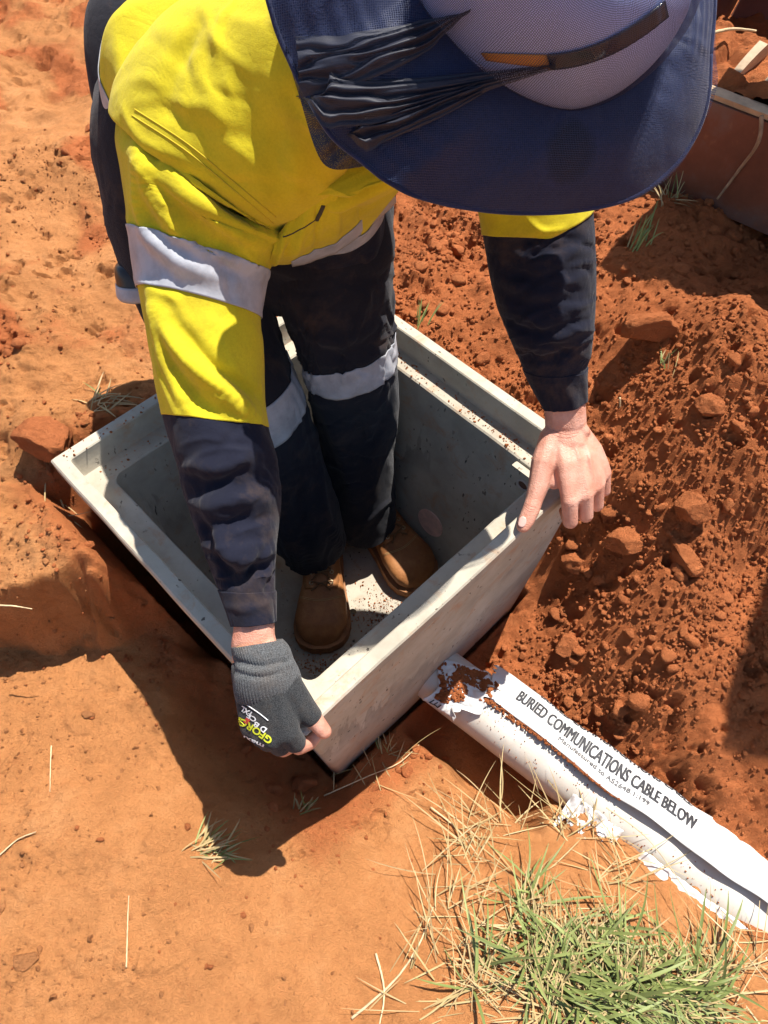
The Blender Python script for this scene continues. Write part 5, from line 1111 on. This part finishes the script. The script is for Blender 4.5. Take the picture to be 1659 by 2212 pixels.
# pale broken edge at the near rim corner
cp_ = [Wz(636, 1577, .0), Wz(648, 1583, .001), Wz(657, 1580, .0), Wz(643, 1590, -.004)]
mbx = MB()
for k, p in enumerate(cp_):
    v = ICO[:] * (1 + fbm(ICO[:, 0] * 3 + k, ICO[:, 1] * 3 + ICO[:, 2], 880 + k, 3)[:, None] * .4) * V3((.0065, .005, .0022)) + p; mbx.add(v, ICF)
mbx.build('chipped_corner', M['chip'], PITROOT)

# ------------------------------------------------------------------ grass and straw
def blades(items, name, label, kind=None, cat=None, group=None, at=None):
    """items: (base, direction xy, length, rise, width, tint, droop)"""
    V, F, T = [], [], []; n = 0; m = 7
    for base, az, ln, rise, wd, tint, droop in items:
        t = np.linspace(0, 1, m); d = np.array([math.cos(az), math.sin(az), 0]); sd = np.array([-d[1], d[0], 0]); bend = rng.normal(0, .12)
        c = base + d * (ln * t * math.cos(rise))[:, None] + np.array([0, 0, 1.0]) * (ln * (t * math.sin(rise) - droop * t ** 2))[:, None] + sd * (ln * bend * t ** 2)[:, None]
        w = (wd * np.sin(np.clip(.25 + t * .75, 0, 1) * math.pi) ** .7)[:, None] * .5; w = np.maximum(w, wd * .06)
        tw = rng.uniform(-.7, .7); s2 = sd * math.cos(tw) + np.array([0, 0, math.sin(tw)])
        V.append(np.stack([c - s2 * w, c + [0, 0, -.25] * w, c + s2 * w], 1).reshape(-1, 3)); F.append(grid_faces(m, 3, False) + n); n += 3 * m; T.append(np.full(3 * m, tint))
    o = mesh_obj(name, np.vstack(V), np.vstack(F), M['grass'], None, at=at if at is not None else (0, 0, 0)); a = o.data.attributes.new('tint', 'FLOAT', 'POINT'); a.data.foreach_set('value', np.concatenate(T).astype(np.float32))
    return tag(o, label, cat, group, kind)
def gbase(px, py, zg): p = Wz(px, py, zg); p = Wz(px, py, ground_z(p[0], p[1])); p[2] = ground_z(p[0], p[1]) - .003; return p
r = np.random.default_rng(21); it = []
tufts = [(1160, 2000, 50, 50), (1230, 2060, 70, 60), (1320, 2110, 90, 60), (1450, 2110, 90, 55), (1180, 2160, 90, 50), (1360, 2190, 140, 40), (1540, 2110, 60, 50), (1140, 1920, 30, 30), (1470, 2180, 90, 30), (1060, 2130, 40, 40)]
wts = np.array([46, 84, 112, 66, 96, 104, 40, 16, 46, 18])
for (px, py, sx, sy), n_ in zip(tufts, wts):
    nc = max(2, n_ // 9); cs_ = [(r.normal(px, sx * .65), r.normal(py, sy * .65), r.uniform(0, 6.283)) for _ in range(nc)]
    for k in range(int(n_ * 1.3)):
        cx, cy, ca_ = cs_[k % nc]; b = gbase(r.normal(cx, 7), r.normal(cy, 5), -.3); g = r.random() < .62
        tint = r.uniform(.45, 1) if g else r.uniform(0, .3)
        it.append((b, r.normal(ca_, 1.1), r.uniform(.06, .155) * (1 if g else .75), r.uniform(.15, 1.15), r.uniform(.0026, .0052) * (1 if g else .6), tint, r.uniform(.1, .6)))
    for k in range(n_):
        b = gbase(r.normal(px, sx * .8), r.normal(py, sy * .8), -.3); b[2] += .002; it.append((b, r.uniform(0, 6.283), r.uniform(.03, .10), r.uniform(0, .3), r.uniform(.0012, .0026), r.uniform(0, .3), r.uniform(0, .2)))
blades(it, 'grass', 'green grass mixed with dry blades beside the conduit', 'stuff')
it = []
for (px, py, sx, sy), n_ in zip([(1020, 1830, 50, 85), (970, 1960, 70, 90), (900, 2080, 80, 80), (1090, 1780, 80, 40), (830, 1650, 60, 25), (1000, 2180, 130, 30), (1250, 1790, 80, 35), (760, 1690, 60, 20), (1330, 1900, 60, 40), (1560, 2080, 70, 60)], (46, 38, 18, 22, 8, 26, 24, 7, 30, 36)):
    for k in range(n_):
        b = gbase(r.normal(px, sx * .5), r.normal(py, sy * .5), -.35); b[2] += .003 + .004 * r.random()
        it.append((b, r.normal(1.1, 1.6), r.uniform(.03, .14), r.uniform(.0, .55), r.uniform(.0010, .0026), r.uniform(0, .28), r.uniform(.0, .25)))
blades(it, 'dry_grass', 'tangled pale dry grass stems at the conduit trench edge', 'stuff')
def tuft(px, py, zg, n_, ln, green, label, name='grass_tuft', az=None, spread=6.3, rise=(.4, 1.2), w=.003, r0=10):
    it = []
    for k in range(n_):
        b = gbase(px + r.normal(0, r0), py + r.normal(0, r0 * .6), zg); it.append((b, (r.uniform(0, 6.283) if az is None else r.normal(az, spread)), ln * r.uniform(.5, 1.1), r.uniform(*rise), w * r.uniform(.6, 1.2), r.uniform(.6, 1) if r.random() < green else r.uniform(0, .28), r.uniform(.05, .4)))
    b = gbase(px, py, zg); return blades(it, name, label, None, 'grass', 'small tufts of grass', at=b)
tuft(652, 1748, -.38, 16, .055, .7, 'small green tuft at the tip of the pit shadow', az=.9, spread=.7)
tuft(440, 1845, -.26, 46, .055, .45, 'flattened half green tuft on the sandy ground', az=.5, spread=.6, rise=(.05, .5), r0=24)
tuft(350, 1905, -.26, 30, .05, .05, 'dry flattened tuft left of the half green tuft', az=3.6, spread=.6, rise=(.02, .35), r0=20)
tuft(1372, 535, .0, 12, .10, .95, 'bright green tuft in the shade edge under the bucket', az=.9, spread=.4, rise=(.7, 1.3))
tuft(912, 705, -.05, 8, .07, .9, 'green sprig behind the far right rim of the pit', az=1.1, spread=.3, rise=(.6, 1.2))
tuft(212, 880, -.06, 34, .065, .1, 'dry straw tuft on the soil behind the left rim', az=.7, spread=1.2, rise=(.0, .5), r0=22)
tuft(120, 1085, -.06, 18, .06, .25, 'yellowing tuft hanging over the cut by the left rim', az=-1.0, spread=.5, rise=(-.3, .5), r0=10)
tuft(1432, 800, -.03, 8, .06, .7, 'thin grass sprig in the hollow of the red heap', az=1.4, spread=.4, rise=(.7, 1.3))
tuft(1440, 440, .0, 26, .10, .1, 'dark tangle of roots under the bucket edge', az=1.0, spread=1.0, rise=(.1, .9), w=.002)
tuft(835, 1625, -.46, 12, .05, .1, 'dry curl of grass against the front wall of the pit', az=1.2, spread=.8, rise=(.3, 1.0), w=.0022)
tuft(1650, 1960, -.40, 14, .12, .6, 'grey green grass stems leaning over the tape at the right edge', az=2.2, spread=.5, rise=(.4, 1.0), r0=8)
def stalk(pl, z, rad, label, name='straw', mat='straw', lift=.004, zs=None, cat='straw', group='loose straws on the ground'):
    P = []
    for k, q in enumerate(pl):
        p = Wz(*q, z); p = Wz(*q, ground_z(p[0], p[1]) if zs is None else zs[k]); p[2] += lift; P.append(p)
    v, f = tube(P, rad, 6, 26, rad * .5, wob=.00012); o = mesh_obj(name, v, f, M[mat], None, at=P[0]); return tag(o, label, cat, group)
stalk([(113, 1612), (111, 1660), (110, 1712)], -.24, .0011, 'upright pale straw on the sand at the left')
stalk([(0, 1850), (40, 1815), (80, 1798)], -.24, .0013, 'straw at the left edge of the sandy ground')
stalk([(275, 2090), (277, 2010), (280, 1935)], -.24, .0012, 'long straw below the dry flattened tuft')
stalk([(812, 2060), (830, 2140), (820, 2212)], -.28, .0018, 'bent runner stem at the bottom, left of the grass')
stalk([(760, 2200), (850, 2120), (905, 2040), (935, 1960)], -.3, .0020, 'long dry runner stem crossing towards the grass')
stalk([(700, 1720), (790, 1680), (860, 1650), (905, 1610)], -.42, .0014, 'dry stem along the foot of the front wall')
stalk([(930, 1745), (985, 1790), (1040, 1860)], -.4, .0018, 'dry stem on the bank beside the conduit trench')
stalk([(1338, 862), (1336, 905), (1322, 950), (1326, 1005)], -.1, .0018, 'yellow root lying on the red soil right of the wrist', name='root', cat='root')
stalk([(1640, 262), (1632, 320), (1590, 380), (1545, 440)], .1, .0042, 'pale forked root hanging over the bucket lip', name='root', mat='stick', zs=[.20, .16, .09, .03], lift=.01, cat='root')
stalk([(1530, 78), (1580, 68), (1632, 72)], .2, .0035, 'pale stick across the inside of the bucket', name='stick', mat='straw', zs=[.26, .26, .26], cat='stick')
stalk([(0, 1310), (35, 1312), (72, 1318)], -.2, .0015, 'white root tip in the cut at the left edge', name='root', cat='root')
stalk([(1480, 1960), (1560, 2040), (1640, 2140)], -.4, .0013, 'dry grass stem crossing the conduit at lower right', lift=.05)
stalk([(1290, 1760), (1380, 1830), (1470, 1960)], -.36, .0011, 'thin dry stem lying across the tape lettering', lift=.06)
